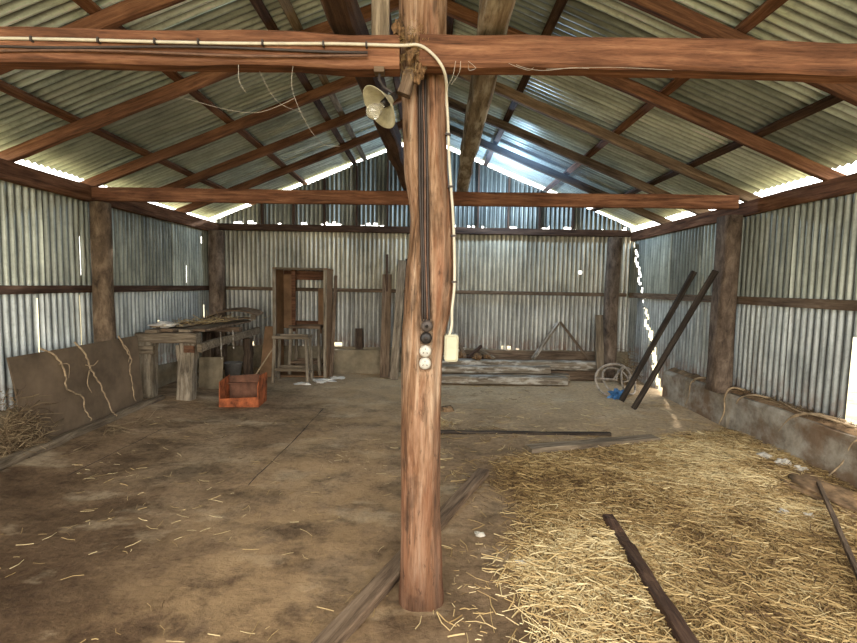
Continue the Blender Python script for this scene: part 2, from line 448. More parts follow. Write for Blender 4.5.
# back wall and gable
def hole_back(x, z):
    if z > 2.5: return False
    if (x - 2.56) ** 2 + ((z - 1.78) * .8) ** 2 < .0010: return True
    if -1.72 < x < -1.50 and z < .53 + .04 * noise.noise((x * 22, 0, 0)): return True
    if z < .455 + .02 * noise.noise((x * 9, 3, 0)) and noise.noise((x * 3.1, 8, 0)) > .2 and noise.noise((x * 14, 8, 0)) > .05: return True
    if z < .5 and 1.2 < x < 1.5 and noise.noise((x * 20, 8, 0)) > .1: return True
    return False
def hole_gable(x, z):
    if z < 2.52 + .05 * noise.noise((x * 9, 1, 0)) and noise.noise((x * 2.7, 20, 0)) > .0 and noise.noise((x * 11, 2, 0)) > -.15: return True
    return False
mb = MB()
PB = lambda u, v, n: (u, YB + n, v)
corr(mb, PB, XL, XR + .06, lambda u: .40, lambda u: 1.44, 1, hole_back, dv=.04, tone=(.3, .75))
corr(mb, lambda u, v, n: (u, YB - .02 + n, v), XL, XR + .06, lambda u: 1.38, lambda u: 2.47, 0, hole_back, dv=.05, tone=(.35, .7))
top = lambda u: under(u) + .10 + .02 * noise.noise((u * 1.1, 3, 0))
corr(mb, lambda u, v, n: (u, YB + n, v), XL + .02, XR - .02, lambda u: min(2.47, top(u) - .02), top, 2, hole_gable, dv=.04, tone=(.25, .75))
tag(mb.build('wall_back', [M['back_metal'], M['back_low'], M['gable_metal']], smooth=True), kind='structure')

# roof: two slopes of corrugated sheets
mb = MB(); th = math.atan(SL)
zs = ZR + .185
def proof(side):
    def P(u, v, n):
        x = X0 + side * (v * math.cos(th) - n * math.sin(th) * -1)
        return (x, u, zs - v * math.sin(th) + n * math.cos(th))
    return P
for side in (-1, 1):
    Lr = 3.915 if side < 0 else 3.95
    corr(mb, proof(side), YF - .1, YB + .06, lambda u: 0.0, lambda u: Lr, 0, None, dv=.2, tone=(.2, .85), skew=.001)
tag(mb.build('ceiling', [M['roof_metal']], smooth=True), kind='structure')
mb = MB()
for side in (-1, 1):
    mb.box((X0 + side * .13, 3.5, zs + .0), (.28, 9.2, .004), Matrix.Rotation(side * th, 3, 'Y'))
tag(mb.build('trim_1', M['roof_metal']), kind='structure')

# ------------------------------------------------------------------ footings
def footing(name, x0, x1, y0, y1, h, mat, seed):
    mb = MB(); n = int(max(x1 - x0, y1 - y0) / .08); along_y = (y1 - y0) > (x1 - x0)
    pr = [(0, -.03), (.015, .5), (.03, .9), (.08, 1.0), (.6, 1.02), (1.0, 1.0)]
    vs = []; fs = []
    for i in range(n + 1):
        t = i / n
        for k, (a, z) in enumerate(pr):
            j = .02 * noise.noise((t * n * .16, k * .7, seed)) + .008 * noise.noise((t * n * .6, k, seed))
            if along_y: x = x0 + (x1 - x0) * a + j; y = y0 + (y1 - y0) * t
            else: x = x0 + (x1 - x0) * t; y = y0 + (y1 - y0) * a + j
            vs.append((x, y, z * h * (1 + .08 * noise.noise((t * n * .1, 2, seed))) if z > 0 else z))
    m = len(pr)
    for i in range(n):
        for k in range(m - 1):
            fs.append((i*m+k, i*m+k+1, (i+1)*m+k+1, (i+1)*m+k))
    fs.append(tuple(range(m))); fs.append(tuple(reversed(range(n*m, n*m+m))))
    mb.add(vs, fs)
    return tag(mb.build(name, mat, smooth=False), kind='structure')
footing('trim_2', 3.245, 3.62, YF, 6.38, .40, M['concrete'], 3)
footing('trim_3', -3.62, -3.85, YF, 8.0, .36, M['slab'], 11)
footing('trim_4', -3.6, 3.5, 7.985, 8.25, .43, M['slab'], 21)

# ------------------------------------------------------------------ posts
def log_post(name, x, y, z0, z1, rx, ry, mat, label, sq=2.6, lean=0, seed=0):
    mb = MB(); n = 20; m = 16; vs = []; fs = []
    for j in range(m + 1):
        t = j / m; z = z0 + (z1 - z0) * t
        cx = x + lean * (t - .5) + .012 * noise.noise((t * 3, seed, 0)); fl = 1 + .1 * (1 - t) ** 3
        for k in range(n):
            a = 2 * math.pi * k / n; c, s_ = math.cos(a), math.sin(a)
            q = (abs(c) ** sq + abs(s_) ** sq) ** (-1 / sq)
            q *= fl * (1 + .10 * noise.noise((c * 1.3, s_ * 1.3 + seed, t * 3)) + .05 * noise.noise((c * 4, s_ * 4 + seed, t * 5)))
            vs.append((cx + rx * q * c, y + ry * q * s_, z))
    for j in range(m):
        for k in range(n): fs.append((j*n+k, j*n+(k+1) % n, (j+1)*n+(k+1) % n, (j+1)*n+k))
    fs.append(tuple(reversed(range(n)))); fs.append(tuple(range(m*n, m*n+n)))
    mb.add(vs, fs); o = mb.build(name, mat, smooth=True); recenter(o, (x, y, z0))
    tag(o, label, 'post'); return o
log_post('wall_post', -3.49, 5.02, .03, 2.315, .094, .10, M['log'], 'rough round log post against the left wall, behind the leaning brown panel', 2.2, seed=1)
log_post('wall_post', -3.46, 7.66, .03, 2.33, .12, .12, M['log_dark'], 'dark log post in the back left corner beside the workbench', 2.2, seed=2)
log_post('wall_post', 3.25, 5.16, .39, 2.31, .088, .12, M['log_dark'], 'broad weathered post at the right wall, standing behind the two leaning poles', 6, seed=3, lean=.0)
log_post('wall_post', 3.02, 7.76, .0, 2.34, .11, .10, M['log_dark'], 'dark post in the back right corner next to the bright crack', 3, seed=4, lean=.03)

# central post: crooked, with a groove for the cables
prof = [(-.05, -.01, .112), (.0, -.01, .108), (.12, -.012, .100), (.53, -.022, .091), (.9, -.028, .092), (1.12, -.028, .093), (1.26, -.022, .098), (1.40, -.005, .104),
        (1.53, .002, .106), (1.68, .006, .098), (1.79, .004, .092), (2.04, -.025, .098), (2.2, -.033, .098), (2.37, -.04, .098), (2.6, -.048, .102), (2.75, -.05, .104), (3.2, -.08, .105), (3.83, -.1, .10)]
def pcx(z):
    for (a, c0, r0), (b, c1, r1) in zip(prof, prof[1:]):
        if a <= z <= b:
            t = (z - a) / (b - a); t = t * t * (3 - 2 * t); return c0 + (c1 - c0) * t, r0 + (r1 - r0) * t
    return prof[-1][1], prof[-1][2]
GX = lambda z: -.010 - .033 * max(0, z - 1.3)
mb = MB(); n = 72; m = 150; vs = []; fs = []; tn = []
PY = 2.14
for j in range(m + 1):
    z = -.04 + 3.86 * j / m; cx, r = pcx(max(z, -.04))
    for k in range(n):
        a = 2 * math.pi * k / n; c, s_ = math.cos(a), math.sin(a); sq = 2.7
        q = (abs(c) ** sq + abs(s_) ** sq) ** (-1 / sq)
        q *= 1 + .05 * noise.noise((c * 1.5, s_ * 1.5, z * 1.6)) + .028 * noise.noise((c * 6, s_ * 6, z * 2.5)) + .012 * noise.noise((c * 16, s_ * 16, z * 5))
        x = cx + r * q * c; y = PY + .095 * q * s_; tone = 0
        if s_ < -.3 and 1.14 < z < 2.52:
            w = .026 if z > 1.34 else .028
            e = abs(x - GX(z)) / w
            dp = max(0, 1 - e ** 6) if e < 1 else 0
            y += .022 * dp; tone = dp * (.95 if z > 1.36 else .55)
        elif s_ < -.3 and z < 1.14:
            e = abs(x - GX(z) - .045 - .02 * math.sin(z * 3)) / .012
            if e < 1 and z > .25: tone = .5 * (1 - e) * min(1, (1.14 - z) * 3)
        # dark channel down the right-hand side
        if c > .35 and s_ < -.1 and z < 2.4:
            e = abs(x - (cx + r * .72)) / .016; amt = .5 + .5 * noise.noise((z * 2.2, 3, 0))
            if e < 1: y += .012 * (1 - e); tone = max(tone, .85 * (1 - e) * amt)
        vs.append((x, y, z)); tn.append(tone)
for j in range(m):
    for k in range(n): fs.append((j*n+k, j*n+(k+1) % n, (j+1)*n+(k+1) % n, (j+1)*n+k))
fs.append(tuple(reversed(range(n)))); fs.append(tuple(range(m*n, m*n+n)))
mb.add(vs, fs); mb.t = tn
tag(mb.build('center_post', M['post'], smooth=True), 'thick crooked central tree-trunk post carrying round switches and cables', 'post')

# ------------------------------------------------------------------ frame timbers
def timber(name, p0, p1, w, h, mat, label, cat, group=None, jit=.008, seg=10, parent=None, up=(0, 0, 1)):
    p0, p1 = Vector(p0), Vector(p1); d = p1 - p0; L = d.length
    mb = MB(); 
    mb.bar((0, 0, 0), (L, 0, 0), w, h, jit, seg)
    o = mb.build(name, mat)
    x = d.normalized(); upv = Vector(up)
    if abs(x.dot(upv)) > .98: upv = Vector((0, 1, 0))
    y = upv.cross(x).normalized(); z = x.cross(y).normalized()
    Mx = Matrix((x, y, z)).transposed().to_4x4(); Mx.translation = p0
    o.matrix_world = Mx
    if parent is not None: o.parent = parent; o.matrix_parent_inverse = Matrix.Identity(4)
    if label: tag(o, label, cat, group)
    return o

timber('wall_plate', (-3.585, YF, 2.405), (-3.585, 7.95, 2.405), .07, .165, M['rafter'], 'long reddish plate beam along the top of the left wall', 'beam', seg=26)
timber('wall_plate', (3.395, YF, 2.385), (3.395, 7.95, 2.385), .06, .15, M['rafter'], 'long reddish plate beam along the top of the right wall', 'beam', seg=26)
timber('wall_plate', (-3.53, 7.93, 2.43), (3.34, 7.93, 2.43), .07, .11, M['dark_timber'], 'dark plate beam across the back wall under the gable', 'beam', seg=22)
timber('wall_rail', (-3.615, YF, 1.405), (-3.615, 7.9, 1.405), .03, .075, M['dark_timber'], 'dark horizontal rail halfway up the left wall', 'rail', seg=20, jit=.004)
timber('wall_rail', (3.385, YF, 1.405), (3.385, 7.9, 1.405), .035, .085, M['brown_timber'], 'brown horizontal rail halfway up the right wall', 'rail', seg=20, jit=.004)
timber('wall_rail', (-3.58, 7.965, 1.405), (3.35, 7.965, 1.405), .035, .06, M['brown_timber'], 'brown horizontal rail halfway up the back wall', 'rail', seg=20, jit=.004)

timber('tie_beam', (-3.54, 5.0, 2.40), (3.22, 5.0, 2.43), .07, .14, M['beam'], 'reddish tie beam crossing behind the central post, halfway to the back wall', 'beam', seg=16)
timber('tie_beam', (-3.54, 1.985, 2.432), (-.13, 1.985, 2.437), .085, .135, M['beam'], 'red-brown tie beam at the top left carrying the cream cable', 'beam', seg=16, jit=.01)
timber('tie_beam', (-.05, 1.985, 2.445), (3.35, 1.985, 2.43), .09, .125, M['beam'], 'thick red-brown tie beam at the top right, starting at the central post', 'beam', seg=16, jit=.012)
timber('ridge_brace', (.24, 1.7, 2.60), (.34, 5.15, 2.585), .12, .13, M['pale_timber'], 'greyish longitudinal brace beam just right of the central post, lying over the tie beams', 'beam', seg=14, jit=.02)
timber('ridge_brace', (-.37, 1.7, 2.60), (-.24, 5.12, 2.575), .11, .13, M['dark_timber'], 'dark longitudinal brace beam just left of the central post, behind the lamp', 'beam', seg=14, jit=.015)

nameL = ['nearest the camera', 'second from the camera', 'third from the camera, above the tie beam', 'fourth from the camera', 'fifth from the camera', ]
for i, y in enumerate([3.1, 4.07, 5.08, 5.97, 6.9]):
    for side, sn, xe in ((-1, 'left', -3.74), (1, 'right', 3.52)):
        cz = .052
        p_lo = (xe, y, under(xe) + cz); p_hi = (X0 + side * .02, y, under(X0 + side * .02) + cz)
        mt = M['rafter'] if not (side > 0 and i in (2, 3, 4)) else M['brown_timber']
        timber('rafter', p_lo, p_hi, .055, .10, mt, f'reddish sloping rafter on the {sn} roof slope, {nameL[i]}', 'rafter', f'{sn} slope rafters', seg=12)
for x, m_, ds in ((-3.02, 'rafter', 'lowest of the left slope'), (-2.14, 'rafter', 'second up on the left slope'), (-1.29, 'dark_timber', 'third up on the left slope'),
                  (-1.12, 'grey_timber', 'paler one doubling the third on the left slope'), (-.42, 'dark_timber', 'beside the ridge on the left slope'),
                  (.14, 'dark_timber', 'beside the ridge on the right slope'), (.92, 'dark_timber', 'third up on the right slope'), (1.95, 'rafter', 'second up on the right slope'), (2.76, 'dark_timber', 'lowest of the right slope')):
    z = under(x) + .133
    timber('purlin', (x, YF, z), (x, YB + .1, z), .075, .036, M[m_], f'thin purlin under the roof sheets, {ds}', 'purlin', 'roof purlins', seg=20, jit=.004,
           up=(SL * (1 if x > X0 else -1), 0, 1))
for x in (-2.83, -2.3, -1.78, -1.24, -.72, .11, .8, 1.31, 1.84, 2.4):
    zt = under(x) - .01
    if zt - 2.49 > .1:
        dd = {-2.83: 'first from the left', -2.3: 'second from the left', -1.78: 'third from the left', -1.24: 'fourth from the left', -.72: 'fifth from the left',
              .11: 'just right of the central post', .8: 'fourth from the right', 1.31: 'third from the right', 1.84: 'second from the right', 2.4: 'first from the right'}[x]
        timber('gable_stud', (x, 7.99, 2.495), (x, 7.99, zt + .06), .03, .085, M['dark_timber'], f'short dark upright stud in the back gable, {dd}', 'stud', 'gable studs', seg=4, jit=.004)

# king strut and blocks around the head of the post
timber('stained_strut', (-.225, 2.07, 2.525), (-.235, 2.07, 3.7), .075, .05, M['grey_timber'], 'upright timber with yellow stain above the beam, left of the central post', 'strut', seg=8)
timber('wood_block', (-.12, 1.99, 2.28), (-.085, 1.99, 2.38), .045, .05, M['brown_timber'], 'short pale wood block wedged under the beam left of the central post', 'block', seg=3)

# ------------------------------------------------------------------ electrics on the post
def spline(pts, n=8):
    P = [Vector(p) for p in pts]; out = []
    for i in range(len(P) - 1):
        a, b, c, d = P[max(i-1, 0)], P[i], P[i+1], P[min(i+2, len(P)-1)]
        for k in range(n):
            t = k / n
            out.append(.5 * ((2*b) + (c-a)*t + (2*a-5*b+4*c-d)*t*t + (3*b-a-3*c+d)*t**3))
    out.append(P[-1]); return out
def post_front(z, x): return PY - .095
root = empty('cable_bundle', (-.01, 2.04, 1.34)); tag(root, 'bundle of dark cables running down the groove of the central post', 'cables')
for i, dx in enumerate((-.0145, -.005, .005, .0145)):
    mb = MB(); pts = [(GX(z) + dx + .002 * math.sin(z * 9 + i), 2.052, z) for z in [1.345 + k * .057 for k in range(19)]]
    mb.tube([Vector(p) - Vector(root.location) for p in pts], .0038, 6); mb.build('cable', M['cable'] if i != 2 else M['cable_brown'], root, True)

# dark cables along the left beam
for i, (z, mt, lb) in enumerate(((2.420, 'cable', 'upper black cable stretched along the left tie beam'), (2.402, 'cable_brown', 'lower sagging brown cable along the left tie beam'))):
    mb = MB(); pts = [(x, 1.932 - .004 * i, z + (.006 * math.sin(x * 5 + i * 2) - .004 * i) + .0015 * (x + 3.5)) for x in [-3.5 + k * .12 for k in range(28)]]
    mb.tube(pts, .005, 6); tag(recenter(mb.build('wire', M[mt], smooth=True), (-3.5, 1.93, z)), lb, 'cable')
# cream cable: along the beam, over the joint, down the right flank of the post to the box
root = empty('cream_cable', (-3.5, 1.93, 2.52)); tag(root, 'cream cable clipped along the left tie beam and down the central post', 'cable')
path = [(-3.5 + .24 * k, 1.933, 2.442 + .003 * math.sin(k)+ .0006 * k) for k in range(14)] + [(-.14, 1.932, 2.448), (-.06, 1.93, 2.450), (-.005, 1.928, 2.418), (.035, 1.925, 2.37), (.054, 1.965, 2.335), (.060, 2.04, 2.29)]
for z in (2.2, 2.05, 1.9, 1.8, 1.65, 1.5, 1.4, 1.33, 1.285):
    cx, r = pcx(z); path.append((cx + r * 1.04 + (.012 if z < 1.35 else 0), 2.068, z))
mb = MB(); mb.tube([Vector(p) - root.location for p in spline(path, 5)], .0062, 8); mb.build('sheath', M['cable_white'], root, True)
for x in [-3.1 + .22 * k for k in range(14)]:
    mb = MB(); mb.box(Vector((x + .03 * math.sin(x * 9), 1.931, 2.447)) - root.location, (.007, .020, .020)); mb.build('cable_clip', M['cable'], root)
for z in (2.15, 1.93, 1.72, 1.52):
    cx, r = pcx(z); mb = MB(); mb.box(Vector((cx + r * 1.03, 2.068, z)) - root.location, (.024, .024, .008)); mb.build('cable_clip', M['cable'], root)

cx, r = pcx(1.22)
root = empty('junction_box', (cx + r + .03, 2.085, 1.165)); tag(root, 'cream plastic junction box on the right flank of the central post', 'electrical box')
def rbox(w, d, h, rad, n=5):
    pts = []
    for (sx, sz, a0) in ((1, 1, 0), (-1, 1, 90), (-1, -1, 180), (1, -1, 270)):
        for k in range(n + 1):
            a = R(a0 + 90 * k / n); pts.append((sx * (w/2 - rad) + rad * math.cos(a), sz * (h/2 - rad) + rad * math.sin(a)))
    N = len(pts); vs = [(x, -d/2 + .004, z + h/2) for x, z in pts] + [(x * .9, -d/2, z * .95 + h/2) for x, z in pts] + [(x, d/2, z + h/2) for x, z in pts]
    fs = [tuple(range(N, 2*N))] + [(k, (k+1) % N, N + (k+1) % N, N + k) for k in range(N)] + [(2*N+k, 2*N+(k+1) % N, (k+1) % N, k) for k in range(N)] + [tuple(reversed(range(2*N, 3*N)))]
    return vs, fs
mb = MB(); mb.add(*rbox(.062, .05, .122, .014)); o = mb.build('housing', M['cream'], root)
mb = MB(); vs, fs = rbox(.05, .008, .108, .01); mb.add([(x, y - .028, z + .007) for x, y, z in vs], fs); mb.build('cover', M['cream'], root)

RX = Matrix.Rotation(R(90), 3, 'X')    # lathe axis +z -> -y
for i, (z, mt, kind, lb) in enumerate(((1.325, 'bakelite', 'round_switch', 'topmost round switch on the central post, grey with a dark hole'),
                                       (1.272, 'bakelite_dark', 'round_switch', 'dark round switch on the central post, second from the top'),
                                       (1.214, 'porcelain', 'round_socket', 'upper of the two white round sockets on the central post'),
                                       (1.160, 'porcelain', 'round_socket', 'lowest white round socket on the central post'))):
    x = GX(z) + (.004, 0, -.002, -.002)[i]; root = empty(kind, (x, 2.066, z)); tag(root, lb, 'switch' if i < 2 else 'socket', 'fittings on the central post')
    mb = MB(); mb.box((0, -.006, 0), (.058, .012, .058), jit=.001); mb.build('back_plate', M['brown_timber'], root)
    mb = MB(); mb.lathe([(.026, .012), (.0265, .026), (.024, .032), (.016, .036), (0.0001, .037)], 28, RX); mb.build('cover', M[mt], root, True)
    if i < 2:
        mb = MB(); mb.lathe([(.007, .034), (.007, .042), (.0001, .044)], 14, RX @ Matrix.Translation((0, 0, 0)).to_3x3()); mb.build('toggle', M['bakelite_dark' if i == 0 else 'bakelite'], root, True)
    else:
        for a in (90, 215, 325):
            mb = MB(); c = (.0105 * math.cos(R(a)), -.0365, .0105 * math.sin(R(a)))
            mb.box(c, (.003, .003, .0065), Matrix.Rotation(R(0 if a == 90 else (30 if a == 215 else -30)), 3, 'Y')); mb.build('pin_hole', M['bakelite_dark'], root)

# ------------------------------------------------------------------ lamp
root = empty('tin_lamp', (-.215, 1.96, 2.365)); tag(root, 'cream enamel cone lamp with a clear bulb, left of the central post', 'lamp')
ax = Vector((-.62, -.35, -.62)).normalized()      # direction the shade opens
apex = Vector((.05, -.06, -.135))
q = Vector((0, 0, 1)).rotation_difference(ax).to_matrix().to_4x4(); q.translation = apex
mb = MB(); mb.lathe([(.018, 0), (.022, .012), (.04, .024), (.085, .062), (.088, .064), (.084, .0645), (.04, .03), (.0185, .016)], 36, q); mb.build('lamp_shade', M['enamel'], root, True)
mb = MB(); mb.lathe([(.0001, -.03), (.014, -.03), (.017, -.004), (.017, .03), (.014, .046), (.0001, .046)], 20, q); mb.build('lamp_holder', M['bakelite_dark'], root, True)
mb = MB(); mb.lathe([(.013, .044), (.014, .058), (.024, .076), (.029, .094), (.026, .11), (.015, .121), (.0001, .125)], 24, q); mb.build('bulb', M['glass'], root, True)
mb = MB(); mb.tube([(0, 0, 0), (0, -.005, -.04), (.02, -.02, -.075), apex - ax * .03], .006, 8); mb.build('stem', M['cable'], root, True)
mb = MB(); mb.box((0, 0, -.006), (.04, .05, .02)); mb.build('bracket', M['brown_timber'], root)

# ------------------------------------------------------------------ nest and cobwebs at the joint
def fuzz(mb, c, size, n, L, r, seed, tone=(.1, .6)):
    rnd = random.Random(seed)
    for _ in range(n):
        d = Vector((rnd.gauss(0, 1), rnd.gauss(0, 1), rnd.gauss(0, 1))).normalized()
        p = Vector(c) + Vector((d.x * size[0], d.y * size[1], d.z * size[2])) * rnd.uniform(.7, 1.05)
        t = Vector((rnd.gauss(0, 1), rnd.gauss(0, 1), rnd.gauss(0, 1))).normalized() * L * rnd.uniform(.4, 1)
        mb.tube([p - t/2, p + Vector((0, 0, rnd.uniform(-.2, .2) * L)), p + t/2], r, 3, tone=rnd.uniform(*tone))
mb = MB(); mb.lump((0, 0, 0), (.03, .016, .04), 3, 1.3, sub=16); mb.lump((.025, .01, -.07), (.02, .018, .035), 8, 1.2, sub=14); mb.lump((-.06, .02, .09), (.02, .02, .04), 11, 1.2, sub=14)
o = mb.build('mud_nest', M['nest'], smooth=True); o.location = (-.08, 1.953, 2.44); tag(o, 'crumbling mud and straw nest on the joint between beams and central post', 'nest')
mb = MB(); fuzz(mb, (0, 0, 0), (.065, .03, .11), 260, .03, .0007, 5, (.0, .5)); mb2 = mb.build('nest_straw', M['straw'], o); mb2['kind'] = 'stuff'
def web(name, strands, loc, label):
    mb = MB()
    for pts in strands: mb.tube([Vector(p) - Vector(loc) for p in spline(pts, 6)], .0008, 3)
    o = mb.build(name, M['web']); o.location = loc; tag(o, label, 'cobweb')
web('cobweb', [[(.09, 1.93, 2.392), (.08, 1.95, 2.342), (.06, 1.97, 2.302), (.055, 1.99, 2.242)], [(.11, 1.93, 2.392), (.105, 1.94, 2.352), (.075, 1.96, 2.312)], [(.14, 1.93, 2.392), (.17, 1.93, 2.367), (.145, 1.94, 2.362), (.14, 1.93, 2.382)]],
    (.09, 1.93, 2.392), 'dusty grey cobweb strands hanging under the right beam beside the post')
web('cobweb', [[(.33, 1.93, 2.382), (.38, 1.93, 2.367), (.45, 1.93, 2.362), (.55, 1.93, 2.374), (.62, 1.93, 2.372)], [(.3, 1.93, 2.387), (.34, 1.93, 2.372), (.38, 1.92, 2.357), (.4, 1.93, 2.372)], [(.45, 1.93, 2.367), (.7, 1.93, 2.378), (.95, 1.93, 2.372)]],
    (.33, 1.93, 2.382), 'long dusty cobweb thread along the underside of the right beam')
web('cobweb', [[(-.56, 1.95, 2.382), (-.58, 2.0, 2.302), (-.55, 2.1, 2.202), (-.5, 2.2, 2.142), (-.42, 2.2, 2.132)], [(-.78, 1.95, 2.382), (-.79, 1.98, 2.322), (-.77, 2.0, 2.282)], [(-1.1, 2.1, 2.302), (-.9, 2.1, 2.252), (-.75, 2.1, 2.242), (-.6, 2.1, 2.302)], [(-.72, 2.0, 2.382), (-.66, 2.05, 2.272), (-.56, 2.1, 2.242)]],
    (-.7, 1.95, 2.382), 'drooping cobweb strands under the left beam in front of the rafters')

# ------------------------------------------------------------------ left side: leaning panel, vines, pole, brush
mb = MB(); n = 14; vs = []; fs = []
for j in range(7):
    for i in range(n + 1):
        t = i / n; s_ = j / 6
        y = 3.70 + 1.68 * t + .1 * (1 - s_) * (1 - t); z = .07 + s_ * (.80 + .0 * t); x = -3.30 - .055 * s_ + .012 * math.sin(t * 5)
        vs.append((x, y, z))
K = len(vs); vs += [(x - .012, y, z) for x, y, z in vs]
for j in range(6):
    for i in range(n):
        a = j*(n+1)+i; fs.append((a, a+1, a+n+2, a+n+1)); fs.append((K+a, K+a+n+1, K+a+n+2, K+a+1))
for i in range(n): fs.append((i, K+i, K+i+1, i+1)); b = 6*(n+1)+i; fs.append((b, b+1, K+b+1, K+b))
for j in range(6): a = j*(n+1); fs.append((a, a+n+1, K+a+n+1, K+a)); a += n; fs.append((a, K+a, K+a+n+1, a+n+1))
mb.add(vs, fs); o = mb.build('hardboard_sheet', M['hardboard']); recenter(o, (-3.3, 4.6, .07)); tag(o, 'large brown hardboard panel leaning along the left wall', 'panel')
timber('floor_pole', (-3.19, 2.9, .105), (-3.24, 5.62, .09), .065, .065, M['grey_timber'], 'long rough pole lying on the floor along the foot of the leaning panel', 'pole', seg=16, jit=.02)
def vine(pts, r, lb, extra=()):
    mb = MB(); loc = Vector(pts[0]); rnd = random.Random(int(r * 1e5) + len(pts))
    P = [Vector(p) + Vector((0, rnd.uniform(-.012, .012), 0)) for p in spline(pts, 5)]
    mb.tube([p - loc for p in P], r, 6, taper=r * .6)
    for e in extra: mb.tube([Vector(p) - loc for p in spline(e, 4)], r * .6, 5, taper=r * .3)
    o = mb.build('dry_vine', M['rope'], smooth=True); o.location = loc; tag(o, lb, 'vine', 'vines over the leaning panel')
vine([(-3.375, 4.030, .90), (-3.32, 4.130, .82), (-3.31, 4.220, .66), (-3.30, 4.230, .5), (-3.28, 4.370, .4), (-3.265, 4.390, .28), (-3.235, 4.430, .15)], .010, 'knotted dry vine hanging over the panel, nearest the brush pile', [[(-3.32, 4.170, .74), (-3.31, 4.270, .72), (-3.3, 4.250, .6)]])
vine([(-3.37, 4.420, .91), (-3.31, 4.480, .78), (-3.31, 4.540, .64), (-3.295, 4.620, .5), (-3.27, 4.680, .32), (-3.235, 4.720, .17), (-3.15, 4.670, .13)], .010, 'middle dry vine hanging over the leaning panel', [[(-3.31, 4.480, .68), (-3.3, 4.570, .66), (-3.3, 4.640, .7)], [(-3.31, 4.530, .62), (-3.3, 4.480, .5), (-3.29, 4.520, .4)]])
vine([(-3.37, 5.060, .9), (-3.325, 5.100, .76), (-3.315, 5.180, .62), (-3.31, 5.140, .54), (-3.30, 5.160, .35), (-3.25, 5.130, .16)], .009, 'dry vine hanging at the far right end of the leaning panel', [[(-3.32, 5.080, .8), (-3.31, 5.150, .7), (-3.31, 5.120, .6)]])

def brush(name, c, size, n, L, label, seed, r=.004, cat='brush pile', mat='straw', curl=.4):
    rnd = random.Random(seed); mb = MB()
    for _ in range(n):
        p = Vector((rnd.gauss(0, .45) * size[0], rnd.gauss(0, .45) * size[1], abs(rnd.gauss(0, .5)) * size[2] + .01))
        t = Vector((rnd.gauss(0, 1), rnd.gauss(0, 1), rnd.gauss(0, .45))).normalized(); u = Vector((rnd.gauss(0, 1), rnd.gauss(0, 1), rnd.gauss(0, .6))).normalized()
        l = L * rnd.uniform(.3, 1); pts = [p + t * l * a + u * l * curl * (a * a) for a in (-.5, -.25, 0, .25, .5)]
        for q in pts: q.z = max(q.z, .006)
        mb.tube(pts, r * rnd.uniform(.4, 1.2), 4, tone=rnd.uniform(.15, .95), taper=r * .3)
    o = mb.build(name, M[mat], smooth=True); o.location = c; tag(o, label, cat, kind='stuff'); return o
brush('brush_pile', (-3.32, 3.72, floor_h(-3.3, 3.7)), (.12, .26, .34), 900, .26, 'heap of dry twigs and straw at the left edge against the panel', 5, .0035, mat='twig', curl=.8)
brush('loose_twigs', (-3.0, 4.35, floor_h(-3., 4.3)), (.14, .5, .02), 34, .30, 'thin pale twigs scattered on the floor beside the pole', 6, .003, 'twigs', 'twig', .7)

# ------------------------------------------------------------------ workbench
bz = floor_h(-3.2, 5.9)
root = empty('workbench', (-3.15, 6.5, 0)); tag(root, 'crude heavy timber workbench littered with planks in the back left corner', 'workbench')
rl = Vector(root.location)
def bp(name, p0, p1, w, h, mat, jit=.008, seg=6):
    mb = MB(); mb.bar(Vector(p0) - rl, Vector(p1) - rl, w, h, jit, seg); return mb.build(name, M[mat], root)
bp('leg', (-3.50, 5.74, bz - .02), (-3.50, 5.80, .735), .19, .20, 'grey_vert', .02, 8)
bp('leg', (-3.00, 5.73, .03), (-2.98, 5.80, .735), .19, .15, 'grey_vert', .03, 8)
bp('leg', (-3.38, 7.15, .03), (-3.38, 7.15, .73), .14, .14, 'dark_vert', .02)
bp('leg', (-2.75, 7.1, .0), (-2.75, 7.1, .66), .12, .12, 'dark_vert', .02)
bp('ledge_block', (-3.62, 5.69, .66), (-3.36, 5.69, .66), .05, .10, 'grey_timber')
bp('end_beam', (-3.60, 5.78, .80), (-2.86, 5.78, .80), .14, .125, 'grey_timber', .012)
bp('side_rail', (-2.82, 5.72, .69), (-2.68, 7.35, .755), .06, .105, 'grey_timber', .012)
bp('side_rail', (-3.52, 5.9, .8), (-3.5, 7.45, .8), .06, .12, 'brown_timber')
bp('cross_piece', (-2.72, 6.75, .83), (-3.4, 6.8, .82), .1, .07, 'brown_timber')
bp('end_grain_block', (-3.0, 5.71, .675), (-2.88, 5.71, .675), .03, .085, 'rafter')
bp('slanted_stay', (-3.09, 5.72, .72), (-3.03, 5.76, .1), .05, .02, 'grey_vert', .015)
for i, x in enumerate((-3.42, -3.25, -3.06, -2.9)):
    bp('top_plank', (x, 5.74 + .05 * i, .884 + .006 * (i % 2)), (x + .05, 7.3, .90), .15, .03, ('grey_timber', 'brown_timber')[i % 2], .012)
